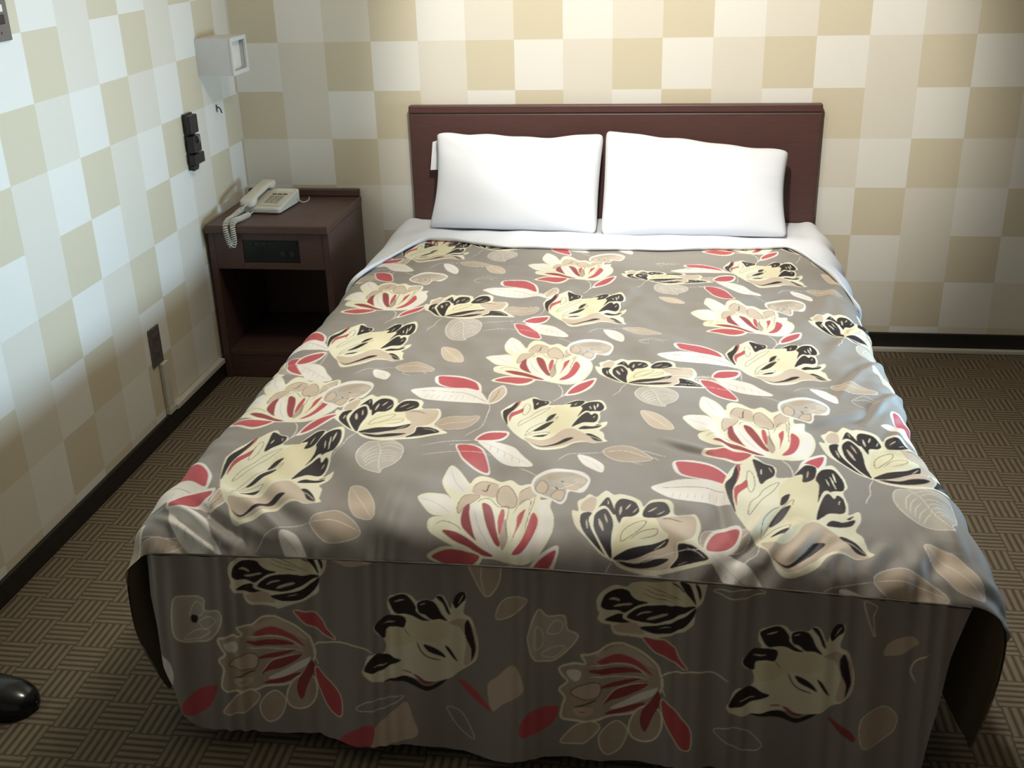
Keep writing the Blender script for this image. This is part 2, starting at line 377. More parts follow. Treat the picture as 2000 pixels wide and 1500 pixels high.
# ------------------------------------------------------------------ telephone
def phone():
    t = thing('telephone', 'cream push button telephone with coiled cord on the bedside cabinet', 'telephone')
    yaw = math.radians(-5)
    R = Matrix.Translation((0.164, -0.205, 0.5565)) @ Matrix.Rotation(yaw, 4, 'Z')
    w, l = 0.072, 0.092                     # half width, half length
    def top(y): return 0.022 + (y+l)/(2*l)*0.028
    def T(p): return R @ Vector(p)
    # wedge body: rounded outline, sloping top
    out = []
    r = 0.012
    for cx, cy, a0 in ((w-r, -l+r, -90), (w-r, l-r, 0), (-w+r, l-r, 90), (-w+r, -l+r, 180)):
        for a in range(0, 91, 18):
            th = math.radians(a0+a); out.append((cx+r*math.cos(th), cy+r*math.sin(th)))
    bm = bmesh.new(); rings = []
    for s, zf in ((0.93, 0.002), (0.985, 0.006), (1.0, None), (0.985, 'a'), (0.95, 'b')):
        ring = []
        for x, y in out:
            tz = top(y)
            z = zf if isinstance(zf, float) else (tz-0.006 if zf is None else (tz-0.0015 if zf == 'a' else tz))
            ring.append(bm.verts.new(T((x*s, y*s, z))))
        rings.append(ring)
    n = len(out)
    for a, b in zip(rings, rings[1:]):
        for i in range(n): bm.faces.new((a[i], a[(i+1) % n], b[(i+1) % n], b[i]))
    bm.faces.new(rings[0][::-1]); bm.faces.new(rings[-1])
    body = bmobj('body', bm, M_phone, t)
    for x in (-0.055, 0.055):
        for y in (-0.075, 0.075):
            pass
    # keypad plate with keys, display
    slope = math.atan2(0.028, 2*l)
    def slab(name, x, y, hw, hl, h, m, par, bev=0.001, lift=0.0):
        bm = bmesh.new(); bx(bm, -hw, hw, -hl, hl, 0, h, bev)
        bm.transform(R @ Matrix.Translation((x, y, top(y)+0.0002+lift)) @ Matrix.Rotation(slope, 4, 'X'))
        return bmobj(name, bm, m, par)
    plate = slab('keypad', 0.024, -0.010, 0.038, 0.062, 0.0014, M_phone, t, 0.0006)
    for r_ in range(4):
        for c in range(3):
            slab('key', 0.004+c*0.019, -0.048+r_*0.0175, 0.0068, 0.0055, 0.004, M_key, plate, 0.0012, 0.0014)
            slab('key_mark', 0.004+c*0.019, -0.048+r_*0.0175, 0.003, 0.0018, 0.0003, M_keyd, plate, 0.0, 0.0054)
    for c in range(3):
        slab('function_key', 0.004+c*0.020, 0.026, 0.0075, 0.003, 0.003, M_keyd, plate, 0.0008, 0.0014)
    slab('number_card', 0.027, 0.066, 0.032, 0.012, 0.0012, M_lens, t, 0.0004)
    # handset lying along the left side
    bm = bmesh.new(); prev = None
    ys = np.linspace(-0.104, 0.104, 27)
    for y in ys:
        s = y/0.104
        end = max(0.0, abs(s)-0.5)/0.5
        hw = 0.0220 + 0.0050*min(1, end*2.2)
        hw *= math.sqrt(max(0.05, 1-max(0, (abs(s)-0.88)/0.12)**2*0.75))
        zb = top(max(-l, min(l, y))) + 0.001 + (0.013*(1-min(1, end*2.4)))
        zt = top(y) + 0.029 + 0.004*(1-s*s)
        if abs(s) > 0.9: zt -= (abs(s)-0.9)/0.1*0.010
        ring = []
        for k in range(16):
            a = 2*math.pi*k/16; ca, sa = math.cos(a), math.sin(a)
            ex = math.copysign(abs(ca)**0.5, ca); ez = math.copysign(abs(sa)**0.5, sa)
            ring.append(bm.verts.new(T((-0.046+ex*hw, y, (zt+zb)/2+ez*(zt-zb)/2))))
        if prev:
            for k in range(16): bm.faces.new((prev[k], prev[(k+1) % 16], ring[(k+1) % 16], ring[k]))
        else: bm.faces.new(ring[::-1])
        prev = ring
    bm.faces.new(prev)
    hs = bmobj('handset', bm, M_phone, t, True)
    # coiled cord: from the handset's front end over the cabinet edge and back
    ctrl = np.array([(0.112, -0.305, 0.592), (0.108, -0.326, 0.586), (0.100, -0.352, 0.578), (0.094, -0.395, 0.570), (0.092, -0.435, 0.569), (0.092, -0.460, 0.559),
                     (0.094, -0.466, 0.535), (0.099, -0.466, 0.508), (0.105, -0.467, 0.493), (0.113, -0.467, 0.493), (0.118, -0.466, 0.508), (0.117, -0.464, 0.535),
                     (0.115, -0.458, 0.560), (0.117, -0.435, 0.569), (0.121, -0.395, 0.566), (0.126, -0.340, 0.564), (0.130, -0.302, 0.564)])
    def cat(P, m):
        Q = np.vstack([2*P[0]-P[1], P, 2*P[-1]-P[-2]]); out = []
        for i in range(1, len(Q)-2):
            for s in np.linspace(0, 1, m, endpoint=False):
                a, b, c, d_ = Q[i-1], Q[i], Q[i+1], Q[i+2]
                out.append(0.5*((2*b)+(-a+c)*s+(2*a-5*b+4*c-d_)*s*s+(-a+3*b-3*c+d_)*s**3))
        out.append(P[-1]); return np.array(out)
    path = cat(ctrl, 60)
    seg = np.r_[0, np.cumsum(np.linalg.norm(np.diff(path, axis=0), axis=1))]
    n = 1400; sl = np.linspace(0, seg[-1], n)
    P = np.stack([np.interp(sl, seg, path[:, i]) for i in range(3)], -1)
    Tn = np.gradient(P, axis=0); Tn /= np.linalg.norm(Tn, axis=1)[:, None]
    A = np.cross(Tn, [0.2, 0.35, 0.9]); A /= np.linalg.norm(A, axis=1)[:, None]; B = np.cross(Tn, A)
    ph = 2*np.pi*sl/0.0068
    rr = 0.0080*np.clip(np.minimum((sl-0.02)/0.015, (seg[-1]-0.02-sl)/0.015), 0, 1)
    Hx = P + rr[:, None]*(np.cos(ph)[:, None]*A + np.sin(ph)[:, None]*B)
    link('coiled_cord', tube(Hx, 0.0019, 6, 'coiled_cord'), M_phone, t)
    link('line_cord', tube(cat(np.array([(0.244, -0.152, 0.575), (0.256, -0.146, 0.5625), (0.263, -0.120, 0.5585), (0.262, -0.085, 0.5585), (0.250, -0.048, 0.5585)]), 12), 0.0018, 6, 'line_cord'), M_phone, t)
    base_at(t, (0.164, -0.205, 0.5565))
phone()

# ------------------------------------------------------------------ slipper at the lower left
def slipper():
    t = thing('slipper', 'glossy black slipper, its rounded toe at the left picture edge', 'slipper')
    xs = np.linspace(0.03, 0.292, 30)
    def half(x):
        s = (x-0.03)/0.262
        a = 0.040+0.010*math.sin(math.pi*min(1, s*0.9+0.05))
        e = max(0, (s-0.78)/0.22); h = max(0, (0.18-s)/0.18)
        return a*math.sqrt(max(0.0, 1-e**2.6))*math.sqrt(max(0.0, 1-h**2.2)) + 0.0005
    yc = -2.192
    bm = bmesh.new()
    L_, R_ = [], []
    for x in xs:
        L_.append((x, yc+half(x))); R_.append((x, yc-half(x)))
    out = L_+R_[::-1]
    lo = [bm.verts.new((x, y, 0.001)) for x, y in out]; hi = [bm.verts.new((x, y, 0.017)) for x, y in out]
    k = len(out)
    for i in range(k): bm.faces.new((lo[i], lo[(i+1) % k], hi[(i+1) % k], hi[i]))
    bm.faces.new(hi); bm.faces.new(lo[::-1])
    bmobj('sole', bm, M_vinyl, t)
    bm = bmesh.new()
    lo = [bm.verts.new((x, yc+(y-yc)*0.93, 0.0175)) for x, y in out]; hi = [bm.verts.new((x, yc+(y-yc)*0.9, 0.021)) for x, y in out]
    for i in range(k): bm.faces.new((lo[i], lo[(i+1) % k], hi[(i+1) % k], hi[i]))
    bm.faces.new(hi); bm.faces.new(lo[::-1])
    bmobj('insole', bm, M_insole, t)
    n, m = 22, 17
    G = np.zeros((n, m, 3)); G2 = np.zeros((n, m, 3))
    for i in range(n):
        x = 0.150 + (0.2935-0.150)*(i/(n-1))**0.8
        s = (x-0.15)/(0.2935-0.15)
        hgt = 0.062*math.sqrt(max(0.0, 1-s**3.2))*(1-0.25*s)+0.002
        hw = half(min(x, 0.2915))*1.03+0.001
        for j in range(m):
            a = math.pi*j/(m-1)
            cy, sz = math.cos(a), math.sin(a)**0.7
            G[i, j] = (x, yc+hw*cy, 0.012+hgt*sz)
            G2[i, j] = (x-0.003, yc+(hw-0.004)*cy, 0.012+max(0, hgt-0.004)*sz)
    me = grid_mesh('hood', np.concatenate([G, G2[:, ::-1]], 1))
    link('hood', me, M_vinyl, t)
    base_at(t, (0.16, yc, 0))
slipper()
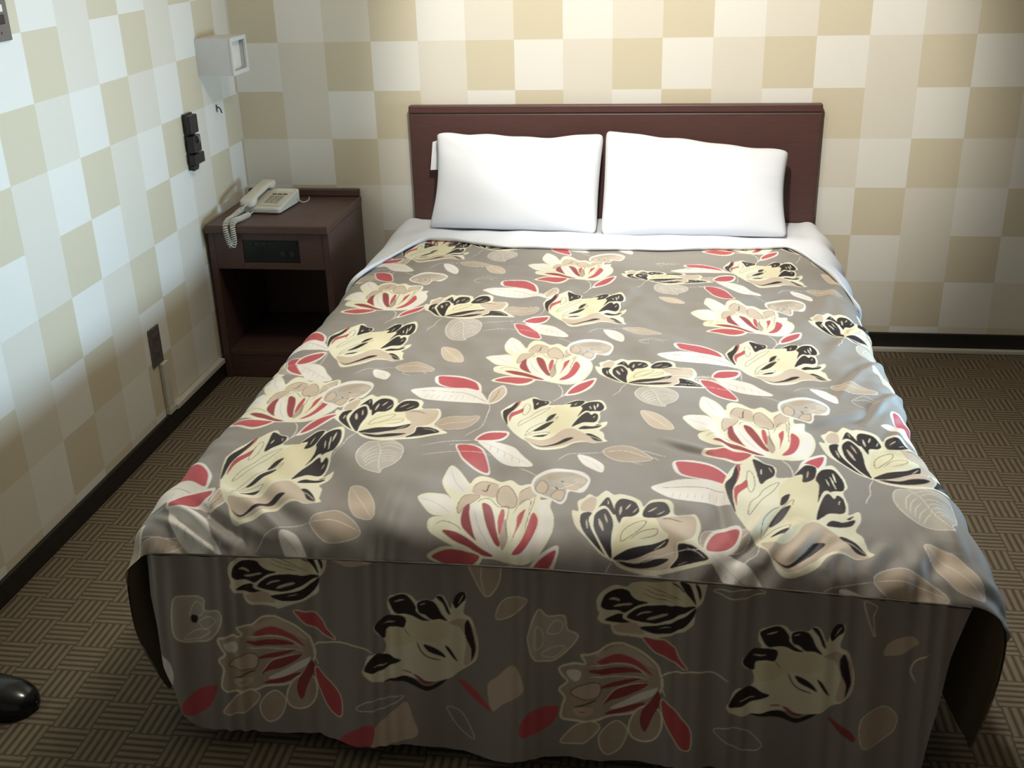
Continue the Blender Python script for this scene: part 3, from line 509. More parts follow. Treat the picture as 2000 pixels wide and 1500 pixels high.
MOTIFS={"A":[["f","c",0.0,[-331,274,-305,304,-260,311,-227,308,-205,282,-234,337,-255,392,-258,443,-242,527,-203,496,-172,446,-147,398,-138,451,-115,484,-76,472,-31,423,8,436,45,397,77,410,116,412,134,356,134,304,175,310,174,262,193,195,194,118,171,44,136,-13,93,-37,36,-31,-10,-20,-59,-16,-111,13,-164,27,-223,58,-262,89,-269,136,-247,158,-212,160,-264,170,-304,219]],["f","w",0.0,[-324,271,-259,303,-211,285,-181,209,-190,174,-251,183,-299,227]],["s","p",0.7,[-321,268,-260,244,-191,178]],["f","w",0.0,[-240,513,-201,478,-165,414,-147,347,-167,314,-208,352,-245,394,-252,444]],["s","p",0.7,[-239,505,-203,404,-156,323]],["f","b",0.0,[-171,232,-154,305,-97,306,-117,252,-143,218,-161,179]],["l","o",0.8,[-171,232,-154,305,-97,306,-117,252,-143,218,-161,179]],["f","b",0.0,[-132,349,-121,406,-93,432,-51,412,-33,386,-36,304,-69,303,-94,310,-126,324]],["s","o",1.0,[-131,364,-115,407,-93,432,-41,399]],["f","b",0.0,[-33,330,-26,372,-3,390,24,357,47,294,38,245,-7,250,-28,280]],["l","o",1.1,[-33,330,-26,372,-3,390,24,357,47,294,38,245,-7,250,-28,280]],["f","b",0.0,[50,343,71,376,110,396,108,322,86,300,57,263]],["s","o",1.0,[50,339,71,376,110,396,111,290,100,210,91,117]],["f","w",0.0,[113,260,137,293,170,295,166,264,186,186,185,127,159,50,118,-4,50,-3,87,28,127,90,147,169,131,230]],["f","r",0.0,[117,217,134,182,135,138,118,69,88,14,53,4,84,65,100,141,107,197]],["f","r",0.0,[72,225,83,234,75,163,60,101,50,56,58,130,58,193]],["f","t",0.0,[15,175,33,75,27,33,14,21,2,82]],["f","d",0.0,[-80,250,-50,240,-30,187,-13,112,8,38,-11,43,-41,101,-63,168]],["f","r",0.0,[-5,228,7,219,9,157,2,82,-9,128,-11,179]],["f","w",0.0,[-123,236,-97,236,-73,177,-46,100,-13,35,10,5,-24,0,-63,42,-96,100,-115,174]],["s","p",0.7,[-105,205,-77,114,-26,22]],["f","d",0.0,[-126,239,-119,174,-93,82,-81,54,-120,89,-142,119,-149,165,-143,218]],["f","d",0.0,[-211,90,-161,87,-111,61,-67,27,-14,-6,-57,-5,-112,27,-168,52]],["s","o",0.8,[-240,115,-214,137,-165,119,-139,97]],["s","o",1.1,[-99,254,-85,282,-55,287,-18,241,17,253,21,191,20,128,33,68]],["s","o",0.8,[39,205,64,286,98,298,96,225]],["s","k",2.3,[-96,350,-77,342,-74,383,-68,402]],["f","c",0.0,[-259,-21,-218,19,-170,26,-112,20,-54,-11,-81,-64,-127,-81,-186,-61]],["f","r",0.0,[-242,-22,-210,5,-168,15,-110,6,-65,-10,-89,-47,-129,-64,-182,-50]],["s","w",1.8,[48,-37,71,-74,81,-120,78,-176,61,-223,48,-251]],["s","w",3.1,[79,-179,92,-148,102,-106]],["f","w",0.0,[95,-155,105,-80,146,0,219,51,208,-39,168,-104,130,-142]],["f","r",0.0,[104,-132,114,-82,153,-14,210,32,198,-26,164,-86,128,-121]],["f","w",0.0,[-253,727,-202,731,-145,692,-112,620,-86,503,-143,516,-200,570,-230,642]],["f","r",0.0,[-246,721,-201,724,-149,681,-117,615,-93,517,-144,531,-197,582,-224,643]],["s","w",0.6,[-279,726,-218,732,-137,726]]],"C":[["f","c",0.0,[1,-4,-42,19,-94,78,-134,131,-151,188,-155,232,-132,229,-139,292,-116,318,-97,346,-71,332,-52,361,-34,383,-6,362,21,373,62,362,95,334,107,299,134,344,192,350,216,320,222,265,269,269,300,267,317,199,306,122,341,71,377,32,328,12,264,-13,200,-38,134,-53,62,-42,23,-26]],["f","b",0.0,[-122,234,-121,283,-92,328,-70,318,-73,258,-87,229]],["f","b",0.0,[153,228,217,253,289,261,301,199,285,137,239,99,230,45,205,-15,128,-31,50,-25,16,-1,114,27,198,127,173,171]],["f","y",0.0,[0,11,7,72,27,147,52,207,104,220,149,227,167,174,154,127,112,94,71,57]],["l","o",0.9,[30,80,37,133,77,178,116,199,109,168,71,117]],["s","o",0.9,[62,93,104,141,157,165,153,134,96,102]],["f","k",0.0,[-82,226,-91,179,-71,108,-20,15,-61,49,-102,102,-121,156,-119,212]],["f","k",0.0,[-25,340,2,251,-1,225,-35,271,-60,252,-52,291]],["f","k",0.0,[20,172,0,251,4,308,26,341,70,330,88,292,89,251,67,218,33,208]],["f","k",0.0,[105,227,110,284,134,326,185,330,204,277,172,242,139,226]],["f","c",0.0,[-38,282,-5,228,10,155,4,72,4,-3,-23,15,-61,87,-80,148,-77,234]],["f","k",0.0,[-35,264,-11,219,-1,164,-5,85,0,7,-19,23,-55,92,-72,149,-69,221]],["f","k",0.0,[4,4,47,42,87,64,142,87,198,123,192,88,153,59,98,20,44,0]],["f","k",0.0,[24,-4,88,-8,138,15,203,26,165,-10,106,-27,57,-24]],["s","w",1.1,[23,0,86,-1,136,26,172,36]],["f","k",0.0,[208,-14,235,39,235,95,268,100,298,90,343,41,292,18,244,-1]],["s","c",2.1,[202,-15,232,38,232,102,273,109]],["s","w",1.1,[264,84,303,69,329,42]],["s","t",0.9,[233,1,270,22]],["s","b",3.2,[-93,127,-100,178]],["s","b",6.0,[-36,125,-55,193]],["s","b",3.2,[-22,172,-35,227]],["s","b",4.6,[21,225,24,288]],["s","b",3.5,[42,266,58,309]],["s","c",1.4,[68,244,84,284]],["s","b",3.2,[123,264,155,299]],["s","c",1.4,[155,251,185,281]],["s","c",1.4,[152,63,191,110]],["s","c",1.1,[-24,292,-27,325]],["s","k",1.8,[175,228,206,236,252,225]],["f","t",0.0,[316,108,321,169,357,190,418,188,487,195,479,123,438,75,352,69]],["l","w",1.2,[316,108,321,169,357,190,418,188,487,195,479,123,438,75,352,69]],["s","w",1.2,[319,108,376,125,442,136,487,184]],["s","p",0.7,[337,127,345,177]],["s","p",0.7,[356,129,364,179]],["s","p",0.7,[376,129,384,179]],["s","p",0.7,[395,128,404,179]],["s","p",0.7,[414,131,423,181]],["s","p",0.7,[434,131,443,181]],["s","p",0.7,[453,133,462,184]],["f","h",0.0,[100,-58,62,-68,41,-121,46,-186,69,-240,105,-280,170,-307,175,-279,211,-235,229,-181,225,-117,202,-79,161,-52]],["l","w",1.4,[100,-58,62,-68,41,-121,46,-186,69,-240,105,-280,170,-307,175,-279,211,-235,229,-181,225,-117,202,-79,161,-52]],["s","w",1.2,[101,-62,131,-125,147,-219,170,-303]],["s","w",0.9,[131,-133,165,-127,223,-156]],["s","w",0.9,[138,-158,170,-146,222,-171]],["s","w",0.9,[143,-181,175,-168,221,-187]],["s","w",0.9,[148,-203,180,-190,220,-203]],["s","w",0.9,[154,-225,185,-209,219,-218]],["s","w",0.7,[111,-87,82,-122,66,-190]],["s","w",0.7,[118,-116,90,-151,74,-208]],["s","w",0.7,[125,-145,97,-181,84,-229]],["s","w",0.7,[133,-174,104,-210,92,-247]],["s","w",0.7,[139,-201,112,-240,101,-264]],["s","w",0.9,[114,-86,159,-71,205,-90]],["s","w",0.9,[126,-111,164,-93,221,-121]],["s","w",1.1,[2,-7,-21,-56,-30,-110,-47,-144,-56,-173]],["f","b",0.0,[74,-376,142,-403,200,-504,204,-572,132,-551,86,-464]],["l","w",1.0,[74,-376,142,-403,200,-504,204,-572,132,-551,86,-464]],["s","w",1.0,[78,-382,144,-482,201,-568]],["f","w",0.0,[131,450,175,490,253,514,337,509,409,483,457,442,507,328,460,340,366,351,259,352,202,365,165,400]],["s","o",0.4,[156,454,290,465,375,445,452,390,500,339]],["s","p",0.3,[208,363,218,420]],["s","p",0.3,[236,363,245,420]],["s","p",0.3,[264,364,272,421]],["s","p",0.3,[292,365,299,422]],["s","p",0.3,[320,366,326,422]],["s","p",0.3,[348,366,352,423]],["s","p",0.3,[376,367,379,426]],["s","p",0.3,[404,368,405,427]],["s","p",0.3,[432,369,432,428]],["f","w",0.0,[215,637,282,654,356,633,416,573,444,514,453,435,411,472,308,515,243,538,215,578]],["f","r",0.0,[226,635,284,640,349,621,405,571,432,509,436,469,378,504,301,525,246,549,229,591]],["f","w",0.0,[505,328,496,393,507,454,541,514,566,474,573,412,555,358,528,325]],["f","b",0.0,[507,336,502,387,511,444,542,500,561,470,567,419,552,369,526,339]],["s","o",0.7,[511,337,530,399,539,485]],["s","w",1.1,[507,328,520,275,520,178,514,90,483,52,456,17]],["s","w",0.9,[36,663,69,694,98,717,136,701,184,676]],["s","w",0.9,[36,663,100,681,136,672,159,646]],["s","w",0.7,[38,659,61,626,93,609]]],"B":[["f","c",0.0,[-68,128,-97,188,-112,245,-106,269,-88,313,-59,358,-35,365,-1,400,20,407,50,378,78,371,94,351,90,314,127,316,156,323,160,339,189,377,206,390,236,387,251,374,271,392,308,405,332,353,336,298,314,265,317,209,310,163,347,183,345,145,321,104,338,84,346,37,357,19,308,1,270,10,221,-1,186,-36,139,-61,95,-72,64,-58,32,-6,3,23,-34,70]],["f","y",0.0,[88,235,128,308,185,324,235,305,221,206,216,149,172,116,125,79,111,107]],["f","b",0.0,[15,33,80,23,127,57,161,104,198,120,232,102,279,64,342,17,308,4,262,17,220,10,173,-22,96,-56,46,-16]],["f","k",0.0,[-58,354,-40,361,-48,300,-72,236,-77,195,-68,132,-91,181,-102,232,-100,262,-75,300]],["f","r",0.0,[-41,360,-53,355,-49,323,-59,276,-49,296]],["f","r",0.0,[-20,290,-19,256,-44,226,-59,201,-63,160,-72,199,-67,241,-41,267]],["l","o",0.5,[6,316,9,268,-7,228,-18,249,-19,304,-10,336]],["f","k",0.0,[8,390,27,389,51,374,82,364,87,336,79,316,54,297,30,275,18,332]],["l","o",0.5,[-20,125,-16,170,19,213,34,242,67,273,98,289,71,244,33,201]],["s","o",0.6,[14,44,26,105,60,152,89,171]],["s","o",0.6,[18,51,50,106,90,160,137,212,130,181]],["s","o",0.6,[15,43,58,80,113,96,87,51]],["f","k",0.0,[89,175,100,218,129,237,113,194]],["f","k",0.0,[46,93,63,126,90,160,125,180,105,140,80,110]],["f","k",0.0,[46,49,72,67,107,77,86,55]],["f","k",0.0,[158,328,180,357,207,383,240,380,232,335,216,310,182,298,184,332]],["f","k",0.0,[228,316,257,368,296,385,315,369,328,319,316,276,280,267,250,248,221,210,236,287]],["f","c",0.0,[200,128,217,198,244,258,264,268,278,248,293,266,313,239,314,186,298,154,251,154,227,136]],["f","k",0.0,[203,132,221,191,247,244,265,254,278,233,291,250,307,234,307,192,293,167,251,165,226,147]],["f","k",0.0,[232,114,253,136,289,133,327,146,310,121,262,111]],["f","k",0.0,[301,146,326,161,311,144]],["f","k",0.0,[43,-12,89,-39,138,-5,184,43,219,44,182,9,135,-25,88,-46]],["f","k",0.0,[265,74,285,76,317,51,337,20,307,23,284,54]],["s","c",0.9,[279,60,305,45,334,23]],["s","c",2.3,[265,321,273,289]],["s","c",2.8,[283,339,292,280]],["s","c",3.0,[298,363,298,311]],["s","c",2.5,[35,320,38,346]],["s","p",2.0,[66,358,77,334]],["s","b",2.3,[208,353,199,319]],["s","c",1.5,[294,225,287,205]],["f","w",0.0,[-184,-13,-152,59,-57,78,-61,10,-107,-24]],["f","r",0.0,[-176,-8,-144,49,-63,65,-72,19,-115,-10]],["f","w",0.0,[-168,-22,-88,-25,-20,-59,25,-117,78,-193,11,-196,-54,-168,-106,-114]],["s","p",0.8,[-157,-28,-45,-104,65,-188]],["s","p",0.6,[-108,-58,-107,-103]],["s","p",0.6,[-76,-79,-74,-124]],["s","p",0.6,[-46,-98,-42,-143]],["s","p",0.6,[-15,-119,-9,-165]],["s","p",0.6,[16,-137,23,-186]],["s","w",1.3,[-400,-66,-274,-20,-179,-9]],["s","w",0.9,[-378,-139,-270,-110,-162,-116,-96,-136]],["s","w",0.8,[25,-209,71,-237,104,-267]],["f","t",0.0,[344,-58,388,-21,450,-20,543,-90,472,-119,405,-114]],["l","w",1.3,[344,-58,388,-21,450,-20,543,-90,472,-119,405,-114]],["s","w",0.9,[347,-58,432,-53,537,-87]],["s","w",0.9,[171,-152,208,-96,268,-77,344,-61]],["f","w",0.0,[248,-91,307,-102,353,-164,351,-222,301,-194,268,-153]],["s","p",0.8,[255,-101,310,-147,347,-211]],["f","w",0.0,[86,-312,103,-258,165,-218,237,-212,286,-232,310,-278,289,-356,237,-359,229,-401,209,-429,166,-406,130,-392,97,-361]],["f","h",0.0,[97,-310,117,-272,167,-241,238,-231,294,-265,299,-291,276,-334,230,-336,220,-395,205,-417,171,-397,134,-379,106,-355]],["f","b",0.0,[106,-332,125,-294,153,-328,145,-369,115,-365]],["l","o",0.8,[106,-332,125,-294,153,-328,145,-369,115,-365]],["f","t",0.0,[141,-272,191,-241,251,-244,201,-278,161,-296]],["f","b",0.0,[168,-389,190,-354,220,-361,213,-407,190,-407]],["l","o",0.6,[168,-389,190,-354,220,-361,213,-407,190,-407]],["f","b",0.0,[209,-305,270,-326,260,-351,224,-341]],["f","b",0.0,[248,-275,282,-263,291,-296,262,-300]],["s","w",1.3,[157,-339,207,-343,267,-296]],["s","o",2.8,[200,-298,212,-304]],["s","o",2.8,[180,-336,193,-349]]],"fC":[["f","c",0.0,[2,-5,-4,-36,-8,-68,-42,-98,-103,-125,-169,-148,-182,-143,-234,-136,-286,-128,-300,-106,-305,-90,-336,-79,-350,-61,-344,-45,-351,-25,-354,6,-342,33,-321,52,-289,64,-245,59,-223,75,-94,85,-4,89,34,91,30,53,21,17]],["f","b",0.0,[-289,-94,-226,-80,-200,-94,-181,-125,-233,-125,-280,-117]],["f","y",0.0,[-229,70,-94,82,-44,49,-2,2,-72,-7,-150,-8,-185,3,-216,19,-235,44]],["s","o",0.8,[-186,52,-148,36,-71,17]],["s","o",0.8,[-172,65,-109,38,-51,13]],["s","o",0.8,[-194,33,-148,18,-84,8]],["f","k",0.0,[-337,-3,-325,26,-298,43,-266,50,-240,41,-228,21,-206,4,-169,-3,-207,-17,-234,-34,-255,-45,-276,-36,-312,-33,-337,-19]],["f","k",0.0,[-324,-68,-295,-55,-266,-47,-246,-68,-220,-77,-262,-84,-301,-79]],["f","c",0.0,[-261,-61,-223,-28,-175,-7,-123,-2,-72,-9,-87,-67,-132,-85,-179,-88,-221,-83]],["f","k",0.0,[-246,-60,-218,-33,-176,-15,-124,-8,-59,-8,0,-1,-47,-34,-87,-59,-132,-77,-179,-80,-218,-75]],["f","k",0.0,[-198,-100,-153,-89,-101,-78,-61,-58,-22,-27,0,-5,-9,-42,-42,-83,-89,-111,-134,-118,-173,-114]],["f","k",0.0,[-61,83,-30,84,-13,51,-1,5,-24,30,-44,54]],["f","k",0.0,[-7,87,8,77,17,45,11,26,4,49]],["s","k",2.8,[-89,82,-69,68,-42,47]],["s","b",4.6,[-310,11,-286,9,-271,2]],["s","b",4.4,[-293,-19,-254,-12,-227,-11]],["s","b",3.1,[-211,-56,-190,-44,-156,-35]],["s","b",5.6,[-173,-67,-139,-54,-99,-42]],["s","c",2.6,[-215,-84,-140,-83,-87,-64,-27,-32]],["s","b",1.5,[-133,-98,-88,-87]]],"fA":[["f","t",0.0,[-3,7,-18,46,-67,81,-123,108,-149,116,-196,110,-231,84,-259,75,-289,73,-274,40,-312,38,-367,21,-359,-10,-340,-36,-369,-66,-350,-99,-359,-138,-362,-180,-328,-192,-245,-190,-197,-172,-111,-159,-59,-128,-9,-69,6,-27]],["l","c",4.4,[-3,7,-18,46,-67,81,-123,108,-149,116,-196,110,-231,84,-259,75,-289,73,-274,40,-312,38,-367,21,-359,-10,-340,-36,-369,-66,-350,-99,-359,-138,-362,-180,-328,-192,-245,-190,-197,-172,-111,-159,-59,-128,-9,-69,6,-27]],["f","b",0.0,[-232,77,-149,106,-84,80,-19,29,-85,49,-151,75,-212,61]],["f","r",0.0,[-233,43,-212,58,-164,73,-118,64,-69,36,-30,1,-70,16,-112,35,-159,42,-203,36]],["f","d",0.0,[-262,10,-187,20,-120,21,-67,6,-121,1,-188,-4,-236,-2]],["f","d",0.0,[-228,-56,-183,-40,-122,-25,-68,-18,-123,-42,-177,-56]],["f","d",0.0,[-211,-121,-178,-74,-130,-50,-48,-27,-63,-55,-125,-91,-180,-108]],["f","d",0.0,[-196,-155,-127,-132,-65,-111,-58,-117,-110,-149,-183,-164]],["f","w",0.0,[-181,-136,-125,-105,-56,-65,-12,-42,-30,-77,-92,-116,-161,-142]],["f","b",0.0,[-329,-80,-286,-46,-224,-39,-219,-76,-241,-102,-289,-102]],["l","o",1.3,[-329,-80,-286,-46,-224,-39,-219,-76,-241,-102,-289,-102]],["s","o",2.3,[-315,-139,-269,-122,-227,-105]],["f","b",0.0,[-318,-146,-280,-136,-243,-141,-258,-170,-306,-169]],["s","r",2.3,[-299,-158,-271,-153]],["f","w",0.0,[-341,8,-296,11,-291,-12,-309,-34,-335,-19]],["s","c",2.3,[-260,-15,-155,-14,-44,-17]],["s","c",2.3,[-265,27,-170,35,-103,29,-44,-10]],["s","c",2.0,[-215,-125,-171,-70,-123,-49,-45,-30]],["f","t",0.0,[-364,-286,-330,-234,-290,-200,-245,-193,-219,-212,-249,-257,-288,-284]],["l","c",2.3,[-364,-286,-330,-234,-290,-200,-245,-193,-219,-212,-249,-257,-288,-284]],["f","t",0.0,[-190,-323,-216,-293,-221,-247,-191,-207,-153,-190,-120,-219,-126,-265,-152,-306]],["l","c",2.3,[-190,-323,-216,-293,-221,-247,-191,-207,-153,-190,-120,-219,-126,-265,-152,-306]],["f","t",0.0,[-8,-124,7,-178,-12,-232,-58,-260,-98,-252,-114,-218,-101,-169,-66,-128]],["l","c",3.3,[-8,-124,7,-178,-12,-232,-58,-260,-98,-252,-114,-218,-101,-169,-66,-128]],["f","d",0.0,[-9,-55,0,-96,-26,-153,-53,-221,-72,-191,-66,-142,-37,-98]],["f","r",0.0,[3,-85,43,-107,95,-158,113,-198,108,-258,71,-250,33,-197,8,-147]],["l","c",2.0,[3,-85,43,-107,95,-158,113,-198,108,-258,71,-250,33,-197,8,-147]],["f","r",0.0,[-71,143,-14,141,12,139,44,118,60,85,92,47,75,46,29,70,-17,87,-46,109]],["l","c",2.0,[-71,143,-14,141,12,139,44,118,60,85,92,47,75,46,29,70,-17,87,-46,109]],["s","c",2.7,[0,0,28,22,81,32,131,36,180,29,239,9]],["s","c",2.3,[-1,7,2,-34,17,-74]]],"fB":[["f","c",0.0,[3,-6,-43,-36,-109,-43,-152,-28,-198,-20,-244,-32,-297,-51,-346,-39,-365,-13,-356,5,-344,42,-323,58,-285,64,-270,88,-278,123,-301,134,-317,162,-290,196,-264,212,-250,222,-261,242,-260,274,-245,292,-203,303,-169,297,-149,278,-118,285,-90,281,-73,299,-48,292,-26,247,-14,285,9,310,31,314,33,288,22,230,50,214,66,169,77,117,71,58,48,27]],["f","b",0.0,[-35,192,22,207,66,163,68,64,20,19,29,114,7,171]],["f","y",0.0,[-263,160,-205,166,-193,217,-134,197,-40,191,-38,139,-92,118,-149,126,-207,99,-258,101]],["f","k",0.0,[-257,274,-231,293,-197,299,-175,288,-155,260,-153,240,-130,218,-102,202,-131,203,-165,219,-193,223,-227,223,-249,248]],["f","k",0.0,[-147,269,-118,282,-90,275,-73,253,-60,225,-38,197,-68,204,-97,205,-119,224,-142,234]],["f","k",0.0,[-79,292,-59,294,-42,267,-26,224,-40,232,-54,263]],["f","k",0.0,[-6,248,-16,268,-11,291,6,310,28,314,31,288,14,267]],["f","k",0.0,[-314,162,-290,196,-261,214,-227,218,-193,205,-202,169,-234,173,-266,160,-272,127,-295,134]],["f","k",0.0,[-357,-10,-338,30,-308,59,-271,63,-242,52,-214,39,-249,22,-287,-2,-325,-17]],["f","k",0.0,[-282,-47,-238,-29,-198,-20,-163,-29,-135,-51,-106,-58,-66,-43,-43,-37,-72,-62,-112,-77,-138,-69,-175,-51,-221,-42]],["f","d",0.0,[-215,0,-180,-1,-152,-25,-123,-47,-86,-45,-123,-35,-157,-11]],["f","k",0.0,[38,205,52,174,63,122,66,87,48,39,49,86,29,132,24,178]],["f","k",0.0,[-127,110,-93,97,-59,70,-48,50,-82,65,-113,84]],["f","k",0.0,[-50,97,-30,87,-3,35,-25,57]],["s","k",2.3,[-152,120,-136,83,-110,58,-65,40]],["s","o",1.1,[-202,169,-177,136]],["s","b",3.1,[-235,270,-197,278]],["s","b",2.6,[-277,182,-233,194]],["s","b",2.6,[-318,8,-266,26]],["s","b",2.3,[-138,264,-118,268]],["s","c",1.4,[3,266,22,302]]],"fM":[["f","h",0.0,[201,-214,250,-217,311,-219,314,-262,375,-264,379,-307,338,-371,269,-394,227,-378,193,-331]],["l","c",2.5,[201,-214,250,-217,311,-219,314,-262,375,-264,379,-307,338,-371,269,-394,227,-378,193,-331]],["l","c",1.9,[251,-290,273,-240,309,-250,294,-288]],["l","c",1.9,[287,-313,331,-285,354,-308,310,-336]],["l","c",1.9,[233,-372,285,-344,334,-341,282,-381]],["f","k",0.0,[257,-290,282,-295,274,-320,256,-315]],["f","r",0.0,[208,-663,230,-611,295,-574,346,-564,330,-622,302,-663,251,-682]],["f","b",0.0,[963,-695,1037,-620,1091,-579,1114,-633,1130,-713,1028,-752,949,-778]],["f","r",0.0,[809,-783,867,-708,964,-676,950,-765,876,-780]],["l","c",1.6,[900,-606,973,-575,1080,-555,1026,-596,941,-621]],["f","b",0.0,[806,-18,1005,-8,945,-49,869,-56]],["f","w",0.0,[121,-460,158,-470,180,-519,164,-577,129,-535]]],"fN":[["f","t",0.0,[227,-75,243,-138,283,-200,322,-163,339,-109,328,-64]],["l","c",2.0,[227,-75,243,-138,283,-200,322,-163,339,-109,328,-64]],["s","c",1.7,[272,-73,266,-131,282,-197]],["f","t",0.0,[322,-280,334,-226,373,-192,435,-197,407,-239,362,-271]],["l","c",1.7,[322,-280,334,-226,373,-192,435,-197,407,-239,362,-271]],["f","h",0.0,[441,-325,475,-235,508,-257,570,-253,582,-305,621,-326,594,-375,532,-426,464,-425,442,-373]],["l","c",2.6,[441,-325,475,-235,508,-257,570,-253,582,-305,621,-326,594,-375,532,-426,464,-425,442,-373]],["l","c",1.7,[464,-383,469,-300,492,-322,492,-370]],["l","c",1.7,[509,-321,537,-272,565,-282,554,-318]],["l","c",1.7,[487,-405,538,-372,577,-376,532,-414]],["f","b",0.0,[287,-551,328,-500,385,-448,419,-506,419,-554,351,-602,304,-642]],["f","r",0.0,[177,-547,235,-580,304,-648,246,-628,200,-588]],["f","r",0.0,[411,-720,420,-658,471,-617,551,-611,529,-680,466,-715]],["l","c",1.4,[129,-661,182,-682,234,-783,181,-756]]],"fO":[["s","c",2.4,[815,-493,796,-448,818,-401,852,-377]],["f","t",0.0,[637,-634,707,-587,762,-624,741,-696,650,-744]],["l","c",1.3,[637,-634,707,-587,762,-624,741,-696,650,-744]],["f","d",0.0,[526,-648,615,-700,611,-730,555,-687]],["l","c",1.6,[124,-715,205,-696,295,-749,248,-789,169,-753]],["l","c",1.6,[618,-189,644,-277,662,-316,652,-243,660,-203]],["l","c",1.9,[103,-191,194,-206,283,-175,219,-168]],["f","b",0.0,[699,-392,716,-346,776,-319,814,-345,756,-389]]]}
TOP_AT={"A":[[-0.5531,-1.0435],[-0.0473,-1.5494],[0.4495,-1.1918],[-0.5926,-1.773],[0.4239,-1.8631],[-0.0736,-2.188],[-0.0392,-0.7749]],"B":[[-0.5951,-1.4349],[-0.0624,-1.1543],[-0.0727,-1.8544],[0.4187,-1.4774],[-0.5923,-0.582],[0.4424,-0.7598],[0.3884,-2.1413],[-0.6038,-2.0984]],"C":[[-0.3708,-1.1344],[0.1343,-1.5536],[-0.4168,-1.8473],[0.6668,-1.1756],[0.6072,-1.9063],[0.1328,-2.1828],[0.1632,-0.7949]]}
FOOT_AT={"fC":[[-0.4066,0.3659],[0.2853,0.3465]],"fA":[[-0.4271,0.2178],[0.2273,0.2071]],"fB":[[-0.147,0.19],[0.5266,0.1691]],"fM":[[-0.7914,0.4163]],"fN":[[-0.2347,0.4444]],"fO":[[0.2622,0.4694]]}
FOLDS=[[-0.535, -1.847, -0.324, -2.124, 0.035, -0.008], [0.213, -1.843, 0.324, -1.886, 0.01, -0.006], [0.072, -1.904, 0.244, -1.89, 0.02, -0.003], [0.307, -1.769, 0.349, -1.898, 0.012, 0.004], [0.603, -1.56, 0.799, -1.227, 0.012, 0.006], [0.638, -1.692, 0.799, -1.414, 0.01, 0.006], [0.496, -1.74, 0.716, -1.587, 0.014, -0.006], [0.667, -1.792, 0.799, -1.563, 0.012, 0.005], [0.61, -1.33, 0.799, -0.952, 0.018, 0.005], [-0.695, -2.098, -0.544, -2.198, 0.01, 0.006], [-0.667, -2.076, -0.5, -2.192, 0.01, -0.005], [-0.714, -2.125, -0.588, -2.204, 0.009, 0.006], [-0.624, -2.046, -0.456, -2.184, 0.014, 0.006], [-0.589, -2.011, -0.392, -2.178, 0.016, -0.005], [-0.672, -2.12, -0.57, -2.202, 0.008, -0.005], [0.354, -2.165, 0.428, -2.045, 0.01, -0.007], [0.396, -2.165, 0.459, -2.069, 0.01, 0.006], [0.445, -2.164, 0.498, -2.088, 0.009, -0.006], [0.491, -2.164, 0.534, -2.108, 0.01, 0.005], [0.321, -1.981, 0.341, -2.131, 0.014, -0.004], [0.556, -2.166, 0.595, -2.097, 0.012, 0.005], [0.626, -2.174, 0.678, -2.083, 0.014, -0.006], [0.687, -1.999, 0.686, -2.105, 0.014, 0.006], [0.056, -1.113, 0.157, -0.836, 0.02, -0.004], [-0.2, -1.041, -0.048, -0.85, 0.03, 0.004], [-0.273, -1.427, -0.098, -1.317, 0.03, -0.003], [0.381, -0.992, 0.594, -0.77, 0.025, 0.004], [-0.535, -1.2, -0.343, -1.042, 0.03, 0.003], [0.621, -1.031, 0.799, -0.546, 0.02, 0.005], [-0.478, -1.614, -0.452, -1.425, 0.03, -0.004], [0.3, -2.156, 0.226, -2.098, 0.02, 0.004], [-0.17, -1.998, -0.067, -1.937, 0.03, -0.004], [0.177, -2.018, 0.319, -2.074, 0.03, 0.004], [-0.238, -2.172, -0.349, -2.099, 0.025, 0.005], [0.435, -1.728, 0.331, -1.672, 0.02, -0.003]]

# ------------------------------------------------------------------ bed
XL,XR=0.578,2.090; XC=(XL+XR)/2; HW=(XR-XL)/2; RS=.075; W0=HW-RS; AU=RS*np.pi/2
YT=np.arange(-2.18,-0.039,0.002)
def _prof(ys,zs):
    z=np.interp(YT,ys[::-1],zs[::-1]); k=np.exp(-0.5*(np.arange(-60,61)*0.002/0.012)**2); k/=k.sum()
    pad=np.concatenate([2*z[0]-z[60:0:-1],z,2*z[-1]-z[-2:-62:-1]])
    return np.convolve(pad,k,'valid')
PY=[-0.06,-0.45,-0.9,-1.3,-1.7,-1.9,-2.03,-2.10,-2.145,-2.168,-2.18]
ZC=_prof(PY,[.486,.490,.496,.500,.500,.492,.480,.466,.446,.426,.400])
ZE=_prof(PY,[.470,.470,.472,.474,.474,.468,.457,.444,.426,.408,.386])
_d=np.gradient(ZC,YT); _a=np.cumsum(np.sqrt(1+_d*_d))*0.002
VT=_a-_a[-1]+YT[-1]          # fabric coordinate along the bed for each Y
V_END=float(VT[0])
def y_of_v(v): return np.interp(v,VT,YT)
def vfab(Y): return np.interp(Y,YT,VT)
def crown(u,Y):
    w=np.clip(np.abs(u)/HW,0,1)
    zc=np.interp(Y,YT,ZC); ze=np.interp(Y,YT,ZE)
    return ze+(zc-ze)*(1-w**2.2)-0.022*np.clip(u/HW,0,1)*np.clip((-Y-1.6)/.55,0,1)
def flare(u,Y):
    return np.where(u>0,0.065,-0.045)*np.clip((-Y-1.70)/0.46,0,1)**1.3*np.clip((np.abs(u)-0.35)/0.35,0,1)**1.7
def cross(u):
    a=np.abs(u); s=np.sign(u); e=np.clip(a-W0,0,None); th=np.clip(e/RS,0,np.pi/2)
    return XC+s*(np.minimum(a,W0)+RS*np.sin(th)), RS*(1-np.cos(th))+np.clip(e-AU,0,None)
def cloth(u,v):
    Y=y_of_v(v); X,dz=cross(u)
    return np.stack([X+flare(u,Y),Y,crown(u,Y)-dz],-1)
def smooth(x): 
    x = np.clip(x, 0, 1); return x*x*(3-2*x)
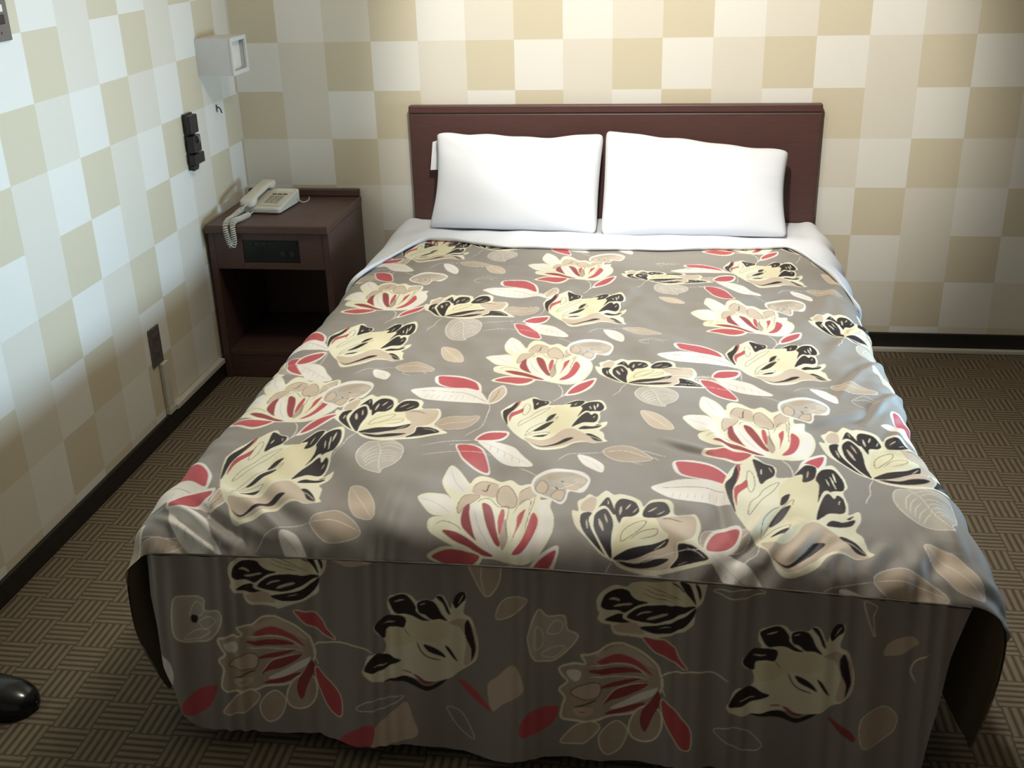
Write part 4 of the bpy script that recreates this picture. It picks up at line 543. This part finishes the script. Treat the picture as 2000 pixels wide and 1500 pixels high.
def waves(u, v):
    h = np.zeros_like(u); rs = np.random.RandomState(5)
    for lam, amp in ((0.55, 0.0030), (0.36, 0.0026), (0.24, 0.0020), (0.15, 0.0013), (0.09, 0.0007)):
        for _ in range(3):
            a = rs.uniform(0, np.pi); ph = rs.uniform(0, 6.28)
            w = 6.283/lam*(np.cos(a)*u+np.sin(a)*v)+ph + 1.3*np.sin(6.283*(u*np.sin(a)-v*np.cos(a))/(lam*1.7)+ph*2)
            h += amp*np.sin(w)*0.58
    return h
def folds(u, v):
    h = np.zeros_like(u)
    for ua, va, ub, vb, w, amp in FOLDS:
        dx, dy = ub-ua, vb-va; L2 = dx*dx+dy*dy
        box_ = (u > min(ua, ub)-4*w) & (u < max(ua, ub)+4*w) & (v > min(va, vb)-4*w) & (v < max(va, vb)+4*w)
        if not box_.any(): continue
        uu, vv = u[box_], v[box_]
        t = ((uu-ua)*dx+(vv-va)*dy)/L2; tc = np.clip(t, 0, 1)
        L = math.sqrt(L2); nx, ny = -dy/L, dx/L
        bend = 0.10*L*np.sin(np.pi*tc)*np.sign(amp)
        d = (uu-ua-tc*dx)*nx+(vv-va-tc*dy)*ny-bend*0.4
        al = np.clip(np.abs(t-tc)*L/w, 0, 9)
        prof = np.exp(-(d/w)**2)-0.55*np.exp(-((d-1.6*w)/(1.1*w))**2)
        h[box_] += 1.3*amp*prof*np.exp(-al**2)*np.sin(np.pi*np.clip(0.12+0.80*tc, 0, 1))
    return h
def gathers(u, v):
    """puckers along the foot seam and the side edges"""
    d = np.clip(v-V_END, 0, None)
    cl = smooth((-u-0.42)/0.2)*np.exp(-d/0.16); cr = smooth((u-0.10)/0.25)*np.exp(-d/0.075)
    ph = u*150+3.0*np.sin(u*21)+2.0*np.sin(u*47+1)
    side = 0.35+0.65*smooth((np.abs(u)-0.15)/0.45)
    h = 0.0030*side*np.sin(ph+18*d*np.sign(u+0.2))*np.exp(-d/0.055)
    h += 0.0062*cl*np.sin(62*(0.80*(u+0.7)+1.0*d)+1.2*np.sin(9*u))
    h += 0.0048*cr*np.sin(78*(u-0.75*d)+1.5*np.sin(11*u+2))*(0.6+0.4*np.sin(23*u))
    e = np.clip(W0+0.03-np.abs(u), 0, None)
    ph2 = v*85+2.5*np.sin(v*17)
    h += 0.0028*np.sin(ph2+25*e)*np.exp(-e/0.05)*(0.45+0.55*(u > 0))*smooth((-v-0.7)/0.5)
    return h
def relief(u, v):
    return waves(u, v)+folds(u, v)+gathers(u, v)

# --- printed pattern -------------------------------------------------
INK = {'g': srgb(146, 140, 132), 'c': srgb(231, 226, 198), 'y': srgb(226, 217, 180), 'w': srgb(232, 226, 216), 'b': srgb(202, 184, 162),
       't': srgb(180, 163, 143), 'h': srgb(184, 176, 163), 'k': srgb(44, 36, 37), 'r': srgb(186, 85, 89), 'd': srgb(150, 68, 72),
       'o': srgb(98, 78, 66), 'p': srgb(192, 182, 172)}
PX = 0.001
class Canvas:
    def __init__(s, u0, u1, v0, v1):
        s.u0, s.v0 = u0, v0
        s.w = int((u1-u0)/PX)+1; s.h = int((v1-v0)/PX)+1
        s.a = np.empty((s.h, s.w, 3), np.float32); s.a[:] = INK['g'][:3]
    def fill(s, contours, col):
        """even-odd scan conversion with 2x2 sub-samples"""
        SS = 2
        P = [np.stack([(c[:, 0]-s.u0)/PX, (c[:, 1]-s.v0)/PX], -1) for c in contours]
        A = np.concatenate(P)
        x0, y0 = np.floor(A.min(0)).astype(int)-1; x1, y1 = np.ceil(A.max(0)).astype(int)+1
        cx0, cy0, cx1, cy1 = max(x0, 0), max(y0, 0), min(x1, s.w), min(y1, s.h)
        if cx1 <= cx0 or cy1 <= cy0: return
        W, Hh = (x1-x0)*SS, (y1-y0)*SS
        tg = np.zeros((Hh, W+1), np.int16)
        for c in P:
            q = (c-np.array([x0, y0]))*SS; r = np.roll(q, -1, 0)
            for (ax, ay), (bx_, by) in zip(q, r):
                if ay == by: continue
                if ay > by: ax, ay, bx_, by = bx_, by, ax, ay
                ya, yb = int(math.ceil(ay-0.5)), int(math.ceil(by-0.5))
                if yb <= ya: continue
                yy = np.arange(ya, yb)
                xx = ax+(yy+0.5-ay)*(bx_-ax)/(by-ay)
                xi = np.clip(np.ceil(xx-0.5).astype(int), 0, W)
                np.add.at(tg, (yy, xi), 1)
        m = (np.cumsum(tg, 1)[:, :W] & 1).astype(np.float32)
        m = m.reshape(Hh//SS, SS, W//SS, SS).mean((1, 3))
        m = m[cy0-y0:cy1-y0, cx0-x0:cx1-x0, None]
        sub = s.a[cy0:cy1, cx0:cx1]
        sub += m*(np.array(col[:3], np.float32)-sub)
    def sample(s, u, v):
        x = np.clip((u-s.u0)/PX, 0, s.w-1.001); y = np.clip((v-s.v0)/PX, 0, s.h-1.001)
        xi, yi = x.astype(int), y.astype(int); fx, fy = (x-xi)[..., None], (y-yi)[..., None]
        a = s.a
        return (a[yi, xi]*(1-fx)+a[yi, xi+1]*fx)*(1-fy)+(a[yi+1, xi]*(1-fx)+a[yi+1, xi+1]*fx)*fy
def spline(P, closed, n=5):
    if closed: Q = np.vstack([P[-1], P, P[0], P[1]]); m = len(P)
    else: Q = np.vstack([2*P[0]-P[1], P, 2*P[-1]-P[-2]]); m = len(P)-1
    s = np.linspace(0, 1, n, endpoint=False)[:, None]; out = []
    for i in range(m):
        a, b, c, d = Q[i], Q[i+1], Q[i+2], Q[i+3]
        out.append(0.5*(2*b+(-a+c)*s+(2*a-5*b+4*c-d)*s*s+(-a+3*b-3*c+d)*s**3))
    out = np.vstack(out)
    return out if closed else np.vstack([out, P[-1:]])
def stamp(cv, shapes, at, sx=1.0, sy=1.0):
    for kind, ink, wid, flat in shapes:
        P = np.array(flat, float).reshape(-1, 2)/2000*np.array([sx, sy])+np.array(at)
        if kind == 'f':
            cv.fill([spline(P, True)], INK[ink]); continue
        S = spline(P, kind == 'l')
        T = np.roll(S, -1, 0)-np.roll(S, 1, 0) if kind == 'l' else np.gradient(S, axis=0)
        T /= np.linalg.norm(T, axis=1)[:, None]+1e-9
        Nn = np.stack([-T[:, 1], T[:, 0]], -1)
        hw = max(wid*(1.3 if ink == 'o' else 1.0), 1.2)/2000
        if kind == 'l': cv.fill([S+Nn*hw, S-Nn*hw], INK[ink])
        else:
            k = np.ones(len(S)); k[0] = k[-1] = 0.35
            if len(S) > 4: k[1] = k[-2] = 0.7
            cv.fill([np.vstack([S+Nn*hw*k[:, None], (S-Nn*hw*k[:, None])[::-1]])], INK[ink])

# the cloth is eased in unevenly, so some repeats sit longer or shorter along the bed
STRETCH = {('B', 0): 1.33, ('B', 1): 1.28, ('B', 3): 1.06, ('B', 4): 1.15, ('B', 5): 1.2, ('B', 6): 1.30, ('B', 7): 1.33,
           ('C', 0): 1.08, ('C', 1): 0.80, ('C', 6): 0.62, ('C', 5): 0.85, ('A', 5): 0.85}
top_cv = Canvas(-0.86, 0.86, -2.36, -0.28)
inst = []
for kk in 'ACB':
    for at in TOP_AT[kk]: inst.append((kk, at))
have = {k: [a for kk, a in inst if kk == k] for k in 'ABC'}
# the same repeat goes on past the edges of the part that was measured
for k in 'ABC':
    ref = {'A': (-0.049, -1.536), 'B': (-0.068, -1.5), 'C': (0.134, -1.5396)}[k]
    for i in range(-3, 4):
        for j in range(-3, 4):
            p = (ref[0]+0.505*i, (-1.5363 if k != 'B' else -1.8556)+0.365*(i % 2)+0.735*j)
            if abs(p[0]) < 1.0 and -2.6 < p[1] < -0.2 and all(math.hypot(p[0]-q[0], p[1]-q[1]) > (0.20 if kk == k else 0.15) for kk in have for q in have[kk]):
                inst.append((k, p)); have[k].append(p)
for pas in 'CAB':
    for k, at in inst:
        if k == pas: stamp(top_cv, MOTIFS[k], at, 1.0, STRETCH.get((k, TOP_AT[k].index(at) if at in TOP_AT[k] else -1), 1.0))
foot_cv = Canvas(-0.80, 0.84, -0.02, 0.50)
for k in ('fM', 'fN', 'fO', 'fC', 'fA', 'fB'):
    for at in FOOT_AT[k]: stamp(foot_cv, MOTIFS[k], at)

def cloth_mat():
    m = mat('printed_cover_cloth', None, 0.55, spec=0.34, noise=0.05, nscale=700, bump=0.10, attr='print')
    return m
M_cover = cloth_mat()

bed = thing('bed', 'double bed with dark brown headboard and white mattress against the back wall', 'bed')
hb = box('headboard', 0.640, 2.050, -0.042, -0.008, 0.06, 0.852, M_woodh, bed, 0.003)
box('headboard_cap', 0.640, 2.050, -0.043, -0.007, 0.855, 0.880, M_woodh, hb, 0.003)
box('groove_strip', 0.642, 2.048, -0.040, -0.010, 0.8515, 0.8555, M_black, hb)
box('mattress', 0.632, 2.010, -1.86, -0.046, 0.215, 0.452, M_white, bed, 0.035, 4)
box('bed_base', 0.640, 1.995, -2.06, -0.046, 0.075, 0.214, M_base, bed, 0.006)
for x in (0.70, 1.94):
    for y in (-2.0, -0.16):
        bm = bmesh.new(); bmesh.ops.create_cone(bm, cap_ends=True, segments=18, radius1=0.022, radius2=0.028, depth=0.074, matrix=Matrix.Translation((x, y, 0.0375)))
        bmobj('leg', bm, M_black, bed)
base_at(bed, (1.335, -1.1, 0))

# --- bedspread
sp_ = thing('bedspread', 'taupe bedspread printed with red, cream and black flowers covering the bed', 'bedspread')
U = np.linspace(-(W0+AU), W0+AU, 900)
v_end = V_END
tt = np.linspace(0, 1, 800); V = -0.30+(v_end+0.30)*(tt*1.45-0.45*tt*tt)
UU, VV = np.meshgrid(U, V, indexing='ij')
P = cloth(UU, VV)
gu = np.gradient(P, axis=0); gv = np.gradient(P, axis=1)
Nn = np.cross(gv, gu); Nn /= np.linalg.norm(Nn, axis=-1)[..., None]+1e-12
if Nn[450, 300, 2] < 0: Nn = -Nn
hh = relief(UU, VV)
hh *= smooth((W0+AU-np.abs(UU))/0.02)*0.8+0.2
hh *= smooth((-VV-0.42)/0.12)
P = P+Nn*hh[..., None]
me = grid_mesh('top_panel', P[:, ::-1], top_cv.sample(UU, VV)[:, ::-1])
link('top_panel', me, M_cover, sp_)
edge_foot = P[:, -1].copy()            # end of the top panel along the foot seam
edge_left = P[0].copy(); edge_right = P[-1].copy()

# foot panel hanging from the seam
s_ = np.linspace(0, 1, 760); t_ = np.linspace(0, 1, 230)
S2, T2 = np.meshgrid(s_, t_, indexing='ij')
xl = np.interp(t_, [0, 0.3, 0.7, 0.93, 1], [0.562, 0.566, 0.586, 0.616, 0.645])
xr = np.interp(t_, [0, 0.3, 0.7, 1], [2.088, 2.060, 2.036, 2.022])
Xf = xl[None]+(xr-xl)[None]*S2
zt = np.interp(Xf, edge_foot[:, 0], edge_foot[:, 2]); yt = np.interp(Xf, edge_foot[:, 0], edge_foot[:, 1])
hem = 0.030+0.008*np.sin(Xf*9.0+0.6)+0.006*np.sin(Xf*19+2)+0.020*np.exp(-((Xf-1.11)/0.07)**2)-0.006*np.exp(-((Xf-1.23)/0.05)**2)+0.03*np.exp(-(Xf-0.60)/0.05)
Zf = zt+0.0008+(hem-zt)*T2
Yf = yt-0.0035-0.005*np.exp(-T2*14)-0.070*T2+(0.010*T2+0.001)*np.sin(Xf*17+1.5*np.sin(Xf*5)+T2*1.2)+0.005*T2*np.sin(Xf*41+2)
Yf += 0.0022*np.exp(-T2*7)*np.sin(Xf*95+2*np.sin(Xf*13))*(0.3+0.7*smooth((np.abs(Xf-1.2)-0.25)/0.4))
Yf += 0.05*np.clip((0.03-S2)/0.03, 0, 1)**2+0.012*np.clip((S2-0.96)/0.04, 0, 1)**2
Yf += -0.010*np.exp(-((Xf-0.635-0.03*T2)/0.018)**2)*smooth(T2*2)
me = grid_mesh('foot_panel', np.stack([Xf, Yf, Zf], -1)[:, ::-1], foot_cv.sample(Xf-XC, Zf)[:, ::-1])
link('foot_panel', me, M_cover, sp_)
# seam cord between top and foot panel
sc = np.stack([edge_foot[60:-60:4, 0], edge_foot[60:-60:4, 1]-0.0035, edge_foot[60:-60:4, 2]-0.001], -1)
me = tube(sc, 0.0028, 6, 'seam_piping'); ca = me.color_attributes.new('print', 'FLOAT_COLOR', 'POINT')
c4 = np.tile(np.array(srgb(74, 66, 58), np.float32), (len(me.vertices), 1)); ca.data.foreach_set('color', c4.ravel())
link('seam_piping', me, M_cover, sp_)
# side panels
def side(sign, edge):
    k = np.arange(20, len(V), 4); E = edge[k]; vv = V[k]
    t = np.linspace(0, 1, 60)
    n = len(k)
    G = np.zeros((n, 60, 3)); CU = np.zeros((n, 60)); 
    drop = E[:, 2]-0.050-0.008*np.sin(vv*9)
    foot = smooth((-vv-1.75)/0.40)
    for j, tj in enumerate(t):
        G[:, j, 2] = E[:, 2]-drop*tj
        out = (0.012*math.sin(math.pi*tj*0.9) + 0.010*tj*np.sin(vv*16+1.0) + 0.010*tj*np.sin(vv*7))*(1-foot)
        if sign < 0: out = out+foot*(-0.012*math.sin(math.pi*min(1, tj*1.6))*0+0.006*math.sin(math.pi*tj)-0.062*max(0, tj-0.35)**1.6)
        else: out = out+foot*(0.004*math.sin(math.pi*tj)-0.022*tj**1.5)
        G[:, j, 0] = E[:, 0]+sign*out
        G[:, j, 1] = E[:, 1]+foot*(0.030 if sign < 0 else 0.02)*max(0.0, tj-0.1)**1.4
        CU[:, j] = sign*(W0+AU)+sign*drop*tj
    lat = np.abs(CU)
    uu = np.where(lat > 0.85, np.sign(CU)*(lat-1.01*sign*0+0.0), CU)
    uu = np.sign(CU)*(lat-0.505); v2 = np.broadcast_to(vv[:, None], uu.shape)-0.365
    v2 = -0.40-np.mod(-(v2+0.40), 1.85)
    cu = top_cv.sample(uu, v2)
    inn = G.copy(); inn[..., 0] -= sign*0.004; inn[:, -1, 2] += 0.001
    ci = np.empty_like(cu); ci[:] = np.array(srgb(140, 126, 98)[:3])
    GG = np.concatenate([G, inn[:, ::-1]], 1); CC = np.concatenate([cu, ci[:, ::-1]], 1)
    if sign < 0: GG, CC = GG[:, ::-1], CC[:, ::-1]
    link('side_panel', grid_mesh('side_panel', GG, CC), M_cover, sp_)
side(-1, edge_left); side(1, edge_right)
base_at(sp_, (1.335, -1.3, 0.0))

# --- white sheet turned down over the bedspread
def sheet():
    U = np.linspace(-(W0+AU+0.10), W0+AU+0.10, 360)
    au = np.abs(U)
    core = -0.375-0.095*np.clip(1-(U/0.60)**2, 0, 1)
    core = np.where(U < -0.25, core+0.045*smooth((-U-0.25)/0.3), core)
    drp = np.where(U > 0, 0.42*smooth((au-0.585)/0.19)**1.0, 0.40*smooth((au-0.575)/0.17))
    ve = core-drp+0.004*np.sin(U*23)
    t = np.linspace(0, 1, 110)
    G = np.zeros((len(U), 112, 3)); 
    vv = -0.047+(ve[:, None]+0.047)*t[None]
    UU = np.broadcast_to(U[:, None], vv.shape)
    P = cloth(UU, vv)
    gu = np.gradient(P, axis=0); gv = np.gradient(P, axis=1); N = np.cross(gv, gu); N /= np.linalg.norm(N, axis=-1)[..., None]+1e-12
    if N[180, 50, 2] < 0: N = -N
    off = 0.011+0.0*vv
    off = off+0.004*np.exp(-((t-0.97)/0.04)**2)[None]
    off = off+0.0022*np.sin(UU*14+vv*9)+0.0015*np.sin(UU*37-vv*21)
    off = off-0.010*smooth((vv+0.30)/0.12)*smooth((W0+0.03-np.abs(UU))/0.05)
    Q = P+N*off[..., None]
    Q[..., 0] += np.where(UU > W0, 0.010*np.sin(vv*28)*np.clip((np.abs(UU)-W0)/0.1, 0, 1), 0)
    last = P[:, -1]+N[:, -1]*0.0035; last[:, 1] += 0.001
    inner = P[:, -1]+N[:, -1]*0.0035; inner[:, 1] += 0.06
    Q = np.concatenate([Q, last[:, None], inner[:, None]], 1)
    me = grid_mesh('sheet', Q[:, ::-1])
    o = link('bed_sheet', me, M_white)
    tag(o, 'white sheet turned down in a band below the two pillows', 'sheet')
sheet()

# --- pillows
def pillow(label, bl, br, tl, tr, T, seed, pinch, group):
    n, m = 70, 50
    s = np.linspace(0, 1, n); t = np.linspace(0, 1, m)
    S_, T_ = np.meshgrid(s, t, indexing='ij')
    bl, br, tl, tr = map(np.array, (bl, br, tl, tr))
    C = ((1-S_)*(1-T_))[..., None]*bl+(S_*(1-T_))[..., None]*br+((1-S_)*T_)[..., None]*tl+(S_*T_)[..., None]*tr
    cx = (br-bl+tr-tl)/2; cy = (tl-bl+tr-br)/2; cx = cx/np.linalg.norm(cx); cy = cy/np.linalg.norm(cy); nn = np.cross(cx, cy)
    if nn[1] > 0: nn = -nn
    a = 2*S_-1; b = 2*T_-1
    # edges drawn in between the corners
    C = C-(np.where(a < 0, pinch[0], pinch[1])*np.sign(a)*np.abs(a)**3*(1-b*b))[..., None]*cx-(np.where(b > 0, 1.0, 0.12)*np.sign(b)*np.abs(b)**3*(1-a*a)*pinch[2])[..., None]*cy
    C = C+(np.where(b > 0, 1, 0)*np.abs(b)**4*(0.0035*np.sin(a*5.2+seed)+0.002*np.sin(a*13+seed*2)))[..., None]*cy
    rc = (np.abs(a)*np.abs(b))**14                       # soft corners
    C = C-0.010*(rc*np.sign(a))[..., None]*cx-0.010*(rc*np.where(b > 0, 1, 0.2)*np.sign(b))[..., None]*cy
    prof = np.clip((1-a**2)**0.5, 0, 1)**0.9*np.clip((1-b**2)**0.5, 0, 1)**0.9
    rs = np.random.RandomState(seed); wr = np.zeros_like(a)
    for _ in range(7):
        k = rs.uniform(3, 10); an = rs.uniform(0, 3.14); wr += 0.0016*np.sin(k*(a*np.cos(an)+b*np.sin(an))+rs.uniform(0, 6.28))
    rad = np.arctan2(b, a); rr = np.sqrt(a*a+b*b)
    wr += 0.0035*np.sin(rad*16+3*np.sin(rad*3))*np.clip(rr-0.65, 0, 1)*prof**0.3
    F = C+nn*((T*0.62*prof+wr*prof**0.5+0.0015)[..., None]); Bk = C-nn*((T*0.38*prof+0.0015)[..., None])
    bm = bmesh.new()
    vf = [[None]*m for _ in range(n)]; vb = [[None]*m for _ in range(n)]
    for i in range(n):
        for j in range(m):
            vf[i][j] = bm.verts.new(F[i, j]); vb[i][j] = bm.verts.new(Bk[i, j])
    for i in range(n-1):
        for j in range(m-1):
            bm.faces.new((vf[i][j], vf[i+1][j], vf[i+1][j+1], vf[i][j+1]))
            bm.faces.new((vb[i][j], vb[i][j+1], vb[i+1][j+1], vb[i+1][j]))
    for i in range(n-1):
        bm.faces.new((vf[i+1][0], vf[i][0], vb[i][0], vb[i+1][0])); bm.faces.new((vf[i][m-1], vf[i+1][m-1], vb[i+1][m-1], vb[i][m-1]))
    for j in range(m-1):
        bm.faces.new((vf[0][j], vf[0][j+1], vb[0][j+1], vb[0][j])); bm.faces.new((vf[n-1][j+1], vf[n-1][j], vb[n-1][j], vb[n-1][j+1]))
    t = thing('pillow', label, 'pillow', group=group)
    bmobj('pillowcase', bm, M_white, t, True)
    return t, (bl, br, tl, tr)
t, c = pillow('left white pillow propped against the headboard, a loose case flap at its left', (0.722, -0.185, 0.486), (1.316, -0.285, 0.495), (0.748, -0.105, 0.808), (1.329, -0.110, 0.798), 0.15, 3, (0.020, 0.006, 0.018), 'pillows leaning on the headboard')
bm = bmesh.new()
fv = [bm.verts.new(p) for p in ((0.775, -0.070, 0.775), (0.728, -0.072, 0.762), (0.716, -0.076, 0.665), (0.770, -0.078, 0.668))]
bm.faces.new(fv); g = bmesh.ops.extrude_face_region(bm, geom=bm.faces[:]); bmesh.ops.translate(bm, vec=(0, -0.006, 0), verts=[v for v in g['geom'] if isinstance(v, bmesh.types.BMVert)])
bmobj('case_flap', bm, M_white, t)
base_at(t, (1.02, -0.2, 0.49))
t, c = pillow('right white pillow leaning with its left corner higher than the right', (1.330, -0.300, 0.497), (1.940, -0.290, 0.494), (1.334, -0.110, 0.812), (1.945, -0.112, 0.742), 0.15, 8, (0.004, 0.018, 0.014), 'pillows leaning on the headboard')
base_at(t, (1.63, -0.22, 0.49))
